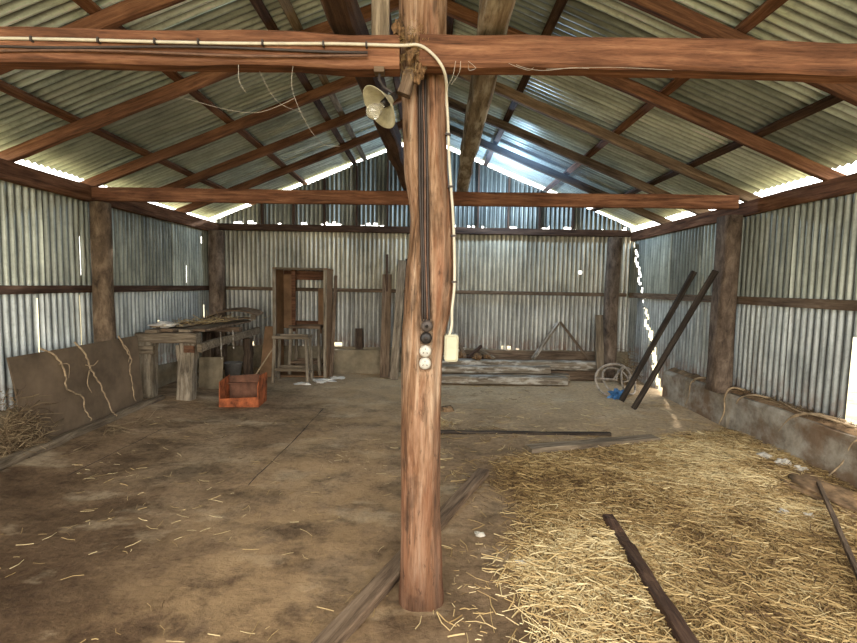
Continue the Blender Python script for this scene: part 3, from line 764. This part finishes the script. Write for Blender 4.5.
# things on the bench
timber('loose_plank', (-3.45, 5.85, .93), (-2.8, 7.2, .965), .14, .025, M['brown_timber'], 'thin warped plank lying diagonally on top of the workbench', 'plank', seg=8, jit=.02)
timber('loose_plank', (-3.2, 6.0, .93), (-3.15, 7.1, .935), .09, .02, M['grey_timber'], 'narrow grey plank lying lengthways on top of the workbench', 'plank', seg=8, jit=.01)
mb = MB(); mb.lump((0, 0, 0), (.13, .1, .03), 4, .9); o = mb.build('crumpled_rag', M['paper'], smooth=True); o.location = (-3.35, 5.9, .955); tag(o, 'crumpled whitish rag on the near end of the workbench', 'rag')
root2 = empty('curved_board', (-3.0, 7.25, .93)); tag(root2, 'bowed brown board propped on the far end of the workbench', 'board')
mb = MB(); vs = []; fs = []
for i in range(13):
    t = i / 12; x = -.42 + .8 * t; z = .10 * math.sin(math.pi * t) ** .7 + .06 * t
    for (dy, dz) in ((-.16, 0), (.16, .03), (.16, .05), (-.16, .02)): vs.append((x, dy, z + dz))
for i in range(12):
    for k in range(4): fs.append((i*4+k, i*4+(k+1) % 4, (i+1)*4+(k+1) % 4, (i+1)*4+k))
fs += [(3, 2, 1, 0), (48, 49, 50, 51)]
mb.add(vs, fs); mb.build('board', M['brown_timber'], root2); mb = MB(); mb.box((.34, -.16, .05), (.07, .03, .07)); mb.build('end_cleat', M['grey_timber'], root2)
brush('bench_litter', (-3.1, 6.5, .95), (.35, .9, .03), 130, .22, 'sticks, straw and chips strewn over the workbench top', 9, .004, 'litter')
# under the bench
root = empty('bucket', (-2.92, 6.95, .03)); tag(root, 'grey bucket in the shadow under the far end of the workbench', 'bucket')
mb = MB(); mb.lathe([(.0001, .0), (.10, 0), (.13, .27), (.137, .275), (.13, .278), (.123, .27), (.095, .01), (.0001, .01)], 28); mb.build('body', M['bucket'], root, True)
mb = MB(); mb.tube([(.13 * math.cos(a), .13 * math.sin(a) * .2 - .12 * math.sin(a), .26 + .0 * a) for a in [math.pi * k / 12 for k in range(13)]], .004, 6); mb.build('handle', M['steel'], root, True)
mb = MB(); vs = []
for j in range(8):
    for i in range(9): vs.append((-.16 + .32 * i / 8, .02 * noise.noise((i * .7, j * .5, 2)) + .02 * math.sin(i * 1.3), .03 + .44 * j / 7))
mb.add(vs, [(j*9+i, j*9+i+1, (j+1)*9+i+1, (j+1)*9+i) for j in range(7) for i in range(8)])
o = mb.build('leaning_sheet', M['slab'], smooth=True); o.location = (-2.98, 6.35, 0); o.rotation_euler = (R(-6), 0, R(8)); tag(o, 'dusty grey sheet standing under the workbench beside its front leg', 'sheet')
for i, (x, lb) in enumerate(((-2.72, 'left one of two thin straps hanging from the workbench edge'), (-2.665, 'right one of two thin straps hanging from the workbench edge'))):
    mb = MB(); mb.bar((0, 0, 0), (0, .02, -.36 + .1 * i), .014, .006, .004, 6); o = mb.build('hanging_strap', M['pale_timber']); o.location = (x + .02, 6.05 + .25 * i, .86); tag(o, lb, 'strap')

# ------------------------------------------------------------------ orange box
root = empty('open_crate', (-2.28, 5.72, floor_h(-2.28, 5.72) + .004), R(3)); root.scale = (.9, .9, 1.14); tag(root, 'orange painted open box with rusty inside on the floor by the workbench', 'box')
def plate(name, poly, thick, mat, axis='x', off=0, parent=root):
    mb = MB(); n = len(poly)
    if axis == 'x': vs = [(off, a, b) for a, b in poly] + [(off + thick, a, b) for a, b in poly]
    elif axis == 'y': vs = [(a, off, b) for a, b in poly] + [(a, off + thick, b) for a, b in poly]
    else: vs = [(a, b, off) for a, b in poly] + [(a, b, off + thick) for a, b in poly]
    fs = [tuple(reversed(range(n))), tuple(range(n, 2*n))] + [(k, (k+1) % n, n + (k+1) % n, n + k) for k in range(n)]
    mb.add(vs, fs); return mb.build(name, M[mat], parent)
side = [(-.16, 0), (.17, 0), (.17, .30), (.02, .33), (-.16, .12)]
plate('side_panel', [(-.19, 0), (.17, 0), (.20, .29), (-.17, .27)], .012, 'orange', 'x', -.262)
plate('side_panel', [(-.19, 0), (.17, 0), (.22, .32), (-.10, .33), (-.21, .22)], .012, 'orange', 'x', .25)
plate('back_panel', [(-.25, 0), (.25, 0), (.25, .31), (-.25, .28)], .012, 'rust_in', 'y', .17)
plate('front_lip', [(-.25, 0), (.25, 0), (.25, .11), (-.25, .09)], .012, 'orange', 'y', -.19)
plate('base', [(-.25, -.178), (.25, -.178), (.25, .17), (-.25, .17)], .01, 'rust_in', 'z', 0)
plate('inner_shelf', [(-.25, .1), (.25, .1), (.25, .17), (-.25, .17)], .01, 'rust_in', 'z', .2)

# ------------------------------------------------------------------ tall cabinet frame, stools, boards
root = empty('open_cabinet', (-2.03, 7.62, 0)); tag(root, 'tall open wooden cabinet carcass without back standing against the back wall', 'cabinet')
def cb(name, c, s_, mat, parent=root, jit=.003): mb = MB(); mb.box(c, s_, jit=jit); return mb.build(name, M[mat], parent)
cb('side_panel', (-.415, .0, .86), (.022, .46, 1.72), 'ply'); cb('side_panel', (.405, .0, .86), (.022, .46, 1.72), 'ply')
cb('top_panel', (-.005, .0, 1.735), (.86, .47, .025), 'ply')
cb('face_frame', (-.405, -.243, .86), (.05, .022, 1.74), 'grey_vert'); cb('face_frame', (.395, -.243, .86), (.045, .022, 1.74), 'grey_vert'); cb('face_frame', (-.005, -.243, 1.735), (.75, .022, .035), 'grey_timber')
cb('back_rail', (-.0, .235, 1.64), (.8, .018, .15), 'rafter'); cb('back_rail', (0, .235, .82), (.8, .018, .12), 'rafter')
cb('back_board', (-.3, .215, 1.2), (.2, .015, .9), 'ply'); cb('divider', (-.17, .0, 1.22), (.06, .03, 1.0), 'rafter')
cb('back_board', (.28, .21, 1.05), (.2, .015, .75), 'ply')
cb('floor_panel', (-.005, 0, .02), (.80, .44, .02), 'ply')
def stool(loc, rz, w, d, h, label, mat='grey_timber'):
    root = empty('stool_frame', loc, rz); tag(root, label, 'stool', 'open stool frames by the cabinet')
    for sx in (-1, 1):
        for sy in (-1, 1):
            mb = MB(); mb.bar((sx * (w/2), sy * d/2, 0), (sx * (w/2 - .025), sy * (d/2 - .02), h - .06), .045, .045, .003, 4); mb.build('leg', M['grey_vert'], root)
    for sy in (-1, 1):
        mb = MB(); mb.bar((-w/2 - .01, sy * (d/2 - .02), h - .03), (w/2 + .01, sy * (d/2 - .02), h - .03), .045, .05, .003, 4); mb.build('top_rail', M[mat], root)
        mb = MB(); mb.bar((-w/2 + .03, sy * (d/2 - .005), .2), (w/2 - .03, sy * (d/2 - .005), .2), .03, .045, .003, 4); mb.build('stretcher', M[mat], root)
    for sx in (-1, 1):
        mb = MB(); mb.bar((sx * (w/2 - .02), -d/2 + .03, h - .03), (sx * (w/2 - .02), d/2 - .03, h - .03), .045, .04, .003, 4); mb.build('top_rail', M[mat], root)
        mb = MB(); mb.bar((sx * (w/2 - .005), -d/2 + .03, .14), (sx * (w/2 - .005), d/2 - .03, .14), .03, .04, .003, 4); mb.build('stretcher', M[mat], root)
stool((-2.08, 7.14, .0), R(2), .52, .3, .72, 'front wooden stool frame standing before the open cabinet')
stool((-1.98, 7.63, .035), R(-4), .50, .30, .80, 'second wooden stool frame standing inside the open cabinet', 'brown_timber')
timber('leaning_board', (-2.56, 7.30, .02), (-2.56, 7.58, .80), .19, .02, M['ply'], 'short brown board leaning between the workbench and the cabinet', 'board', seg=4, jit=.002, up=(0, -1, 0))
timber('thin_stick', (-2.68, 7.08, .03), (-2.4, 7.2, .50), .018, .018, M['rope'], 'thin stick slanting beside the front stool frame', 'stick', seg=4)
timber('leaning_board', (-1.56, 7.5, .01), (-1.575, 7.93, 1.65), .055, .03, M['brown_timber'], 'slim dark lath leaning at the right side of the cabinet', 'board', seg=5, up=(0, -1, 0))
for i, (x, y, w, lb) in enumerate(((-1.86, 6.86, .10, 'leftmost scrap of dirty white plastic on the floor before the stool'), (-1.6, 7.15, .13, 'crumpled white plastic scrap on the floor right of the stool'), (-1.42, 7.35, .11, 'farthest white plastic scrap on the floor before the concrete slab'), (-1.62, 6.98, .07, 'small white plastic scrap nearest the camera, right of the stool'))):
    mb = MB(); mb.lump((0, 0, 0), (w, w * .6, .018), i * 5 + 2, 1.2, sub=7); o = mb.build('plastic_scrap', M['paper']); o.location = (x, y, floor_h(x, y) + .012); tag(o, lb, 'litter', 'white scraps by the stool')

mb = MB(); mb.box((0, 0, .195), (.86, .09, .41), jit=.008); o = mb.build('concrete_slab', M['slab']); o.location = (-1.15, 7.88, 0); o.rotation_euler = (0, 0, 0); tag(o, 'low grey concrete slab against the foot of the back wall right of the cabinet', 'slab')
mb = MB(); mb.bar((-1.17, 7.88, .412), (-1.18, 7.92, .76), .12, .03, .004, 3, up=(0, -1, 0)); o = mb.build('board_end', M['dark_vert']); recenter(o, (-1.17, 7.88, .41)); tag(o, 'short brown board end standing on the concrete slab', 'block')
timber('leaning_board', (-.70, 7.55, .0), (-.71, 7.93, 1.68), .155, .025, M['brown_timber'], 'wide brown board leaning on the back wall, left of two beside the central post', 'board', seg=6, jit=.004, up=(0, -1, 0))
timber('narrow_lath', (-.68, 7.66, .0), (-.715, 7.955, 2.02), .035, .02, M['dark_timber'], 'narrow dark lath sticking up behind the wide leaning board', 'lath', seg=6, jit=.004, up=(0, -1, 0))
timber('leaning_board', (-.54, 7.4, .0), (-.46, 7.9, 1.92), .13, .03, M['grey_timber'], 'grey board leaning on the back wall just left of the central post', 'board', seg=6, jit=.006, up=(0, -1, 0))
timber('leaning_board', (-.36, 7.5, .0), (-.35, 7.93, 1.95), .12, .025, M['dark_timber'], 'dark board leaning on the back wall partly hidden by the central post', 'board', seg=6, jit=.006, up=(0, -1, 0))

# ------------------------------------------------------------------ stacked beams and scrap at the back right
def lay(x0, x1, y, z, w, h, mt, lb): timber('stacked_beam', (x0, y, z + h/2), (x1, y + .03, z + h/2), w, h, M[mt], lb, 'beam', 'beams stacked at the back right', seg=14, jit=.014)
lay(.12, 2.16, 7.16, .01, .17, .12, 'pale_timber', 'front bottom beam of the pale timber stack')
lay(.1, 2.25, 7.37, .01, .17, .12, 'grey_timber', 'bottom beam in the middle of the pale timber stack')
lay(.1, 1.95, 7.37, .14, .15, .11, 'pale_timber', 'white crusted beam on the middle row of the timber stack')
lay(.1, 2.9, 7.58, .01, .18, .15, 'brown_timber', 'bottom beam at the back of the pale timber stack')
lay(.1, 2.78, 7.58, .17, .18, .14, 'pale_timber', 'long pale beam lying on top at the back of the timber stack')
timber('base_plank', (.3, 7.93, .225), (2.85, 7.93, .23), .035, .40, M['brown_timber'], 'wide brown plank fixed along the foot of the back wall behind the timber stack', 'plank', seg=12)
timber('leaning_stick', (1.72, 7.62, .335), (2.20, 7.95, .90), .06, .05, M['pale_timber'], 'pale stick leaning up to the right against the back wall', 'stick', seg=5, jit=.004)
timber('leaning_stick', (2.7, 7.78, .32), (2.24, 7.95, .93), .04, .04, M['brown_timber'], 'dark stick leaning up to the left against the back wall', 'stick', seg=5, jit=.004)
timber('leaning_board', (2.78, 7.42, .0), (2.77, 7.60, 1.08), .12, .03, M['grey_timber'], 'grey board standing upright before the back right corner post', 'board', seg=5, jit=.004, up=(0, -1, 0))
for i, (a, b, w, lb) in enumerate((((.25, 7.62, .34), (.62, 7.84, .46), .05, 'leftmost offcut on the timber stack, sloping down to the right'),
                                   ((.62, 7.66, .335), (.48, 7.9, .60), .06, 'offcut on the timber stack standing up to the left'),
                                   ((.66, 7.64, .335), (.9, 7.86, .50), .05, 'middle offcut on the timber stack rising to the right'),
                                   ((1.1, 7.62, .335), (.86, 7.84, .44), .055, 'rightmost stubby offcut on the timber stack'))):
    timber('wood_offcut', a, b, w, w * .8, M[('pale_timber', 'brown_timber', 'dark_timber', 'grey_timber')[i]], lb, 'offcut', 'offcuts on the timber stack', seg=4, jit=.008)
for i, (x, z, lb) in enumerate(((.55, .40, 'rounded clod on the timber stack, left one'), (.80, .385, 'rounded clod on the timber stack, middle one'), (1.0, .375, 'small clod on the timber stack, right one'))):
    mb = MB(); mb.lump((0, 0, 0), (.07, .06, .055 - .006 * i), i * 3 + 1, .8, sub=8); o = mb.build('clod', M['nest'], smooth=True); o.location = (x, 7.70 if i != 1 else 7.57, z - .03); tag(o, lb, 'clod', 'clods on the timber stack')

# hoops and blue plastic
def hoop(c, r, rot, lb, rad=.011, sag=.0):
    mb = MB(); N = 40; Rm = (Matrix.Rotation(rot[2], 3, 'Z') @ Matrix.Rotation(rot[0], 3, 'X') @ Matrix.Rotation(rot[1], 3, 'Y'))
    pts = [Rm @ Vector((r * math.cos(2*math.pi*k/N), r * (1 + .05 * math.sin(4*math.pi*k/N)) * math.sin(2*math.pi*k/N), .01 * math.sin(6 * math.pi * k / N))) for k in range(N + 1)]
    mb.tube(pts, rad, 7); mb.tube([Rm @ Vector((-r, 0, 0)), Rm @ Vector((r * .0, 0, .01)), Rm @ Vector((r * .5, r * .84, 0))], rad * .8, 6)
    zmin = min(v[2] for v in mb.v); o = mb.build('metal_hoop', M['steel'], smooth=True); o.location = (c[0], c[1], floor_h(c[0], c[1]) - zmin + c[2]); tag(o, lb, 'hoop', 'metal hoops in the back right corner')
hoop((2.62, 6.52, 0), .235, (R(62), 0, R(-20)), 'largest pale metal hoop standing tilted in the back right corner', .018)
hoop((2.74, 6.72, .0), .22, (R(48), R(8), R(10)), 'second metal hoop leaning behind the largest one', .014)
hoop((2.86, 6.58, .0), .19, (R(70), 0, R(40)), 'smallest metal hoop nearest the right wall', .014)
mb = MB(); mb.lump((0, 0, .05), (.10, .08, .06), 6, 1.5, sub=12); o = mb.build('plastic_bag', M['blue']); o.location = (2.62, 6.38, .0); tag(o, 'crumpled blue plastic bag inside the metal hoops', 'bag')

# leaning dark poles
timber('leaning_pole', (2.57, 6.1, .03), (3.335, 5.93, 1.74), .07, .06, M['char_timber'], 'left one of two dark square poles leaning against the right wall', 'pole', 'leaning dark poles', seg=8, jit=.004)
timber('leaning_pole', (2.57, 5.72, .03), (3.10, 5.10, 1.72), .06, .055, M['char_timber'], 'right one of two dark square poles, leaning on the broad wall post', 'pole', 'leaning dark poles', seg=8, jit=.004)

# soil, roots, stones along the right footing
mb = MB(); vs = []; n = 90
for i in range(n + 1):
    y = 2.0 + 4.36 * i / n
    for k, (x, z) in enumerate(((3.30, .395), (3.34, .42), (3.38, .43), (3.41, .42))):
        vs.append((x + .01 * noise.noise((y * 3, k, 0)), y, z + .03 * noise.noise((y * 4, k * 2, 5)) * (k > 0) + .012))
mb.add(vs, [(i*4+k, (i+1)*4+k, (i+1)*4+k+1, i*4+k+1) for i in range(n) for k in range(3)])
tag(mb.build('footing_soil', M['soil'], smooth=True), 'loose earth lying on top of the concrete footing along the right wall', 'soil', kind='stuff')
brush('footing_straw', (3.38, 4.1, .41), (.04, 1.1, .03), 700, .14, 'straw and dead leaves along the top of the right footing', 12, .003, 'straw', 'twig', .8)
brush('corner_brush', (3.12, 7.25, .0), (.14, .22, .36), 420, .26, 'heap of straw and dead twigs at the foot of the right wall behind the leaning poles', 15, .004, mat='twig', curl=.8)
def root_(pts, r, lb):
    mb = MB(); loc = Vector(pts[0]); P = spline(pts, 6); mb.tube([p - loc for p in P], r, 6, taper=r * .5); o = mb.build('dry_root', M['rope'], smooth=True); o.location = loc; tag(o, lb, 'root', 'roots over the right footing')
root_([(3.40, 4.55, .45), (3.30, 4.66, .46), (3.262, 4.8, .40), (3.26, 4.86, .32)], .012, 'dry root curling over the footing nearest the right wall post')
root_([(3.42, 3.75, .46), (3.32, 3.95, .46), (3.265, 4.1, .40), (3.26, 4.22, .25), (3.25, 4.3, .06)], .013, 'long dry root hanging down the middle of the right footing')
root_([(3.40, 3.95, .46), (3.30, 4.0, .45), (3.265, 4.14, .36), (3.26, 4.3, .22)], .009, 'thin dry root beside the long one on the right footing')
root_([(3.40, 5.5, .45), (3.30, 5.6, .45), (3.262, 5.72, .36), (3.26, 5.74, .2), (3.25, 5.8, .05)], .014, 'thick dry root hanging on the footing behind the leaning poles')
root_([(3.40, 3.2, .47), (3.30, 3.38, .45), (3.262, 3.5, .36), (3.26, 3.56, .2), (3.2, 3.62, .05)], .012, 'dry root at the right edge of the picture, looping down the footing')
root_([(3.42, 4.9, .44), (3.3, 5.0, .46), (3.24, 5.02, .36), (3.215, 4.98, .2), (3.2, 5.03, .05)], .013, 'dry root hanging on the footing right below the broad wall post')
root_([(3.36, 3.6, .45), (3.3, 3.8, .47), (3.3, 4.1, .45), (3.36, 4.4, .47)], .011, 'dry root lying lengthways along the top edge of the right footing')
mb = MB(); mb.lump((0, 0, 0), (.2, .42, .03), 15, .7, sub=14); o = mb.build('earth_heap', M['soil'], smooth=True); o.location = (2.98, 3.3, .025); tag(o, 'low brown earth bank on the straw at the right edge beside the footing', 'soil', kind='stuff')
for i, (x, y, s_, lb) in enumerate(((3.0, 4.06, .07, 'leftmost of the white stones at the foot of the right footing'), (3.05, 3.9, .075, 'middle white stone at the foot of the right footing'), (3.1, 3.77, .065, 'rightmost of the white stones at the foot of the right footing'),
                                   (2.42, 3.05, .045, 'pale flat stone in the straw, left of a pair'), (2.56, 3.02, .04, 'pale flat stone in the straw, right of a pair'), (.33, 2.72, .035, 'small pale stone in the straw beside the central post'), (.52, 2.44, .03, 'small pale stone at the straw edge near the camera'))):
    mb = MB(); mb.lump((0, 0, s_ * .35), (s_ * .8, s_ * .6, s_ * .35), i * 4 + 1, .9, sub=8); o = mb.build('pale_stone', M['stone']); o.location = (x, y, floor_h(x, y)); tag(o, lb, 'stone')

# ------------------------------------------------------------------ timbers on the floor
def fz(x, y, h): return floor_h(x, y) + h
timber('floor_board', (.46, 3.64, .03), (-.62, 1.32, .03), .095, .05, M['brown_timber'], 'long brown board on the floor running behind the foot of the central post', 'board', seg=14, jit=.006)
timber('floor_board', (.93, 4.17, .03), (2.3, 4.60, .015), .13, .05, M['grey_timber'], 'flat grey plank lying on the floor at the back edge of the straw', 'plank', seg=10, jit=.008)
timber('floor_batten', (.1, 4.70, .008), (1.9, 4.74, .008), .045, .03, M['char_timber'], 'thin dark batten sunk in the floor behind the straw', 'batten', seg=12, jit=.01)
timber('dark_log', (1.18, 2.92, .03), (1.09, 1.55, .035), .07, .045, M['dark_timber'], 'dark split log half buried in the straw at the lower right', 'log', seg=14, jit=.02)
timber('straight_stick', (2.97, 3.44, .07), (2.0, 1.95, .06), .026, .024, M['brown_timber'], 'thin straight stick lying on the straw at the right edge', 'stick', seg=8, jit=.008)
brush('post_litter', (.2, 4.9, .02), (.12, .2, .03), 40, .16, 'small dark tuft of litter on the floor right of the central post', 31, .004, 'litter')
mb = MB(); mb.lump((0, 0, 0), (.09, .06, .03), 3, 1.2, sub=9); o = mb.build('dung_clod', M['soil'], smooth=True); o.location = (.24, 5.55, .02); tag(o, 'dark clod of earth on the floor just right of the central post', 'clod')

# ------------------------------------------------------------------ straw
def straws(name, n, region, dens, label, seed, L=(.05, .17), zl=.03, wr=(.0016, .0034)):
    rnd = random.Random(seed); mb = MB(); c = 0; x0, x1, y0, y1 = region; tries = 0
    while c < n and tries < n * 30:
        tries += 1
        x = rnd.uniform(x0, x1); y = y0 + (y1 - y0) * rnd.random() ** 1.25
        if rnd.random() > dens(x, y): continue
        a = rnd.uniform(0, math.pi * 2); l = rnd.uniform(*L) * (1.2 if rnd.random() < .15 else .8); w = rnd.uniform(*wr)
        d = Vector((math.cos(a), math.sin(a), rnd.gauss(0, .1))); s_ = Vector((-math.sin(a), math.cos(a), rnd.uniform(-.5, .5))) * w
        z = floor_h(x, y) + .005 + zl * rnd.random() ** 1.6 * (dens(x, y) + .15)
        p = Vector((x, y, z)); bend = Vector((-math.sin(a), math.cos(a), rnd.uniform(-.2, .3))) * l * rnd.uniform(-.14, .14)
        pts = [p - d * l / 2, p + bend, p + d * l / 2]
        for q in pts: q.z = max(q.z, floor_h(x, y) + .003)
        vs = []
        for q in pts: vs += [q - s_, q + s_]
        for q in pts: pass
        up = Vector((0, 0, w * 1.1)); vs += [q + up for q in pts]
        mb.add(vs, [(0, 6, 7, 2), (6, 1, 3, 7), (2, 7, 8, 4), (7, 3, 5, 8)], 0, max(0, min(1, rnd.betavariate(2.2, 1.8) + .55 * noise.noise((x * 1.0, y * 1.0, 17)) + .25 * noise.noise((x * 4, y * 4, 27)) - (.12 if x > 2 and y < 3.6 else 0)))); c += 1
    o = mb.build(name, M['straw']); tag(o, label, 'straw', kind='stuff')
straws('straw_cover', 30000, (.1, 3.24, 1.2, 5.3), straw_density, 'thick cover of golden straw over the right half of the floor', 3)
straws('straw_chaff', 14000, (.1, 3.24, 1.2, 5.3), lambda x, y: min(1, .15 + straw_density(x, y)) if straw_density(x, y + .25) > 0 or straw_density(x + .25, y) > 0 else .04, 'fine broken chaff between and around the golden straw', 8, L=(.015, .05), zl=.03, wr=(.0012, .0025))
straws('scattered_straw', 1500, (-.1, 3.1, 1.2, 7.0), lambda x, y: .35 if y < 5 else .15, 'stray straws around the edges of the straw cover', 4, zl=.006)
def left_d(x, y): return .9 if (x < -.2 and noise.noise((x * 1.2, y * 1.2, 30)) > -.1) else 0.1
straws('earth_litter', 420, (-3.0, .3, 1.3, 5.2), left_d, 'sparse bits of straw and wood splinters on the dark earth at left', 5, L=(.02, .12), zl=.003, wr=(.0008, .0022))

# ------------------------------------------------------------------ light
w = D.worlds.new('World'); bpy.context.scene.world = w; w.use_nodes = True
nt = w.node_tree; nt.nodes.clear()
bg = nt.nodes.new('ShaderNodeBackground'); ow = nt.nodes.new('ShaderNodeOutputWorld'); nt.links.new(bg.outputs[0], ow.inputs[0])
bg.inputs[0].default_value = (1.0, .965, .90, 1); bg.inputs[1].default_value = 7.1
def lamp(name, kind, loc, rot, energy, color, **kw):
    l = D.lights.new(name, kind); l.energy = energy; l.color = color
    for k, v in kw.items(): setattr(l, k, v)
    o = D.objects.new(name, l); COL.objects.link(o); o.location = loc; o.rotation_euler = rot; return o
# daylight entering the open front of the shed
o = lamp('front_portal', 'AREA', (-.1, YF - .15, 1.9), (R(90), 0, 0), 1, (1, 1, 1), shape='RECTANGLE', size=7.2, size_y=4.2); o.data.cycles.is_portal = True
sun = lamp('sun', 'SUN', (0, 0, 10), (0, 0, 0), 5.0, (1, .90, .74), angle=R(1.2))
lamp('haze_fill_lamp', 'POINT', (1.05, 7.2, 3.0), (0, 0, 0), 105, (.50, .72, 1.0), shadow_soft_size=.04)  # added lamp with no real source, makes the gable haze glow
dvec = Vector((-.30, -1, -.42)); sun.rotation_euler = dvec.to_track_quat('-Z', 'Y').to_euler()

# haze volume added for lens glare under the gable, lit by an added lamp
mb = MB(); pp = [(-.1, 2.53), (2.3, 2.53), (2.3, under(2.3) - .03), (-.1, under(-.1) - .03)]; N = len(pp)
mb.add([(x, 5.7, z) for x, z in pp] + [(x, 7.86, z) for x, z in pp], [tuple(reversed(range(N))), tuple(range(N, 2 * N))] + [(k, (k+1) % N, N + (k+1) % N, N + k) for k in range(N)])
hz = recenter(mb.build('glare_haze', []), (1.05, 7.1, 3.0))
tag(hz, 'faint bluish haze added for the glare under the right half of the back gable', 'haze', kind='stuff')
hm = D.materials.new('haze'); hm.use_nodes = True; h = hm.node_tree; h.nodes.clear()
ho = h.nodes.new('ShaderNodeOutputMaterial'); hv = h.nodes.new('ShaderNodeVolumeScatter'); h.links.new(hv.outputs[0], ho.inputs['Volume'])
hv.inputs['Color'].default_value = (.72, .86, 1, 1); hv.inputs['Anisotropy'].default_value = .3
htc = h.nodes.new('ShaderNodeTexCoord'); hmp = h.nodes.new('ShaderNodeMapping'); h.links.new(htc.outputs['Object'], hmp.inputs[0])
hmp.vector_type = 'POINT'; hmp.inputs['Location'].default_value = (0, 0, 0); hmp.inputs['Scale'].default_value = (1 / 1.3, 1 / 1.4, 1 / .62)
hg = h.nodes.new('ShaderNodeTexGradient'); hg.gradient_type = 'SPHERICAL'; h.links.new(hmp.outputs[0], hg.inputs[0])
hmm = h.nodes.new('ShaderNodeMath'); hmm.operation = 'MULTIPLY'; h.links.new(hg.outputs['Fac'], hmm.inputs[0]); hmm.inputs[1].default_value = 1.5
h.links.new(hmm.outputs[0], hv.inputs['Density']); hz.data.materials.append(hm)

# ------------------------------------------------------------------ camera
cam = D.cameras.new('camera'); co = D.objects.new('camera', cam); COL.objects.link(co)
cam.sensor_width = 36; cam.lens = 468 / 857 * 36; cam.clip_start = .05
co.matrix_world = Matrix.Translation((0, 0, 1.5)) @ Matrix.Rotation(R(90 - 4.34), 4, 'X') @ Matrix.Rotation(R(1.0), 4, 'Z')
sc = bpy.context.scene; sc.camera = co
sc.view_settings.view_transform = 'Standard'; sc.view_settings.exposure = 0; sc.view_settings.look = 'None'
sc.cycles.use_denoising = True; sc.cycles.max_bounces = 8; sc.cycles.diffuse_bounces = 4
sc.cycles.sample_clamp_indirect = 8
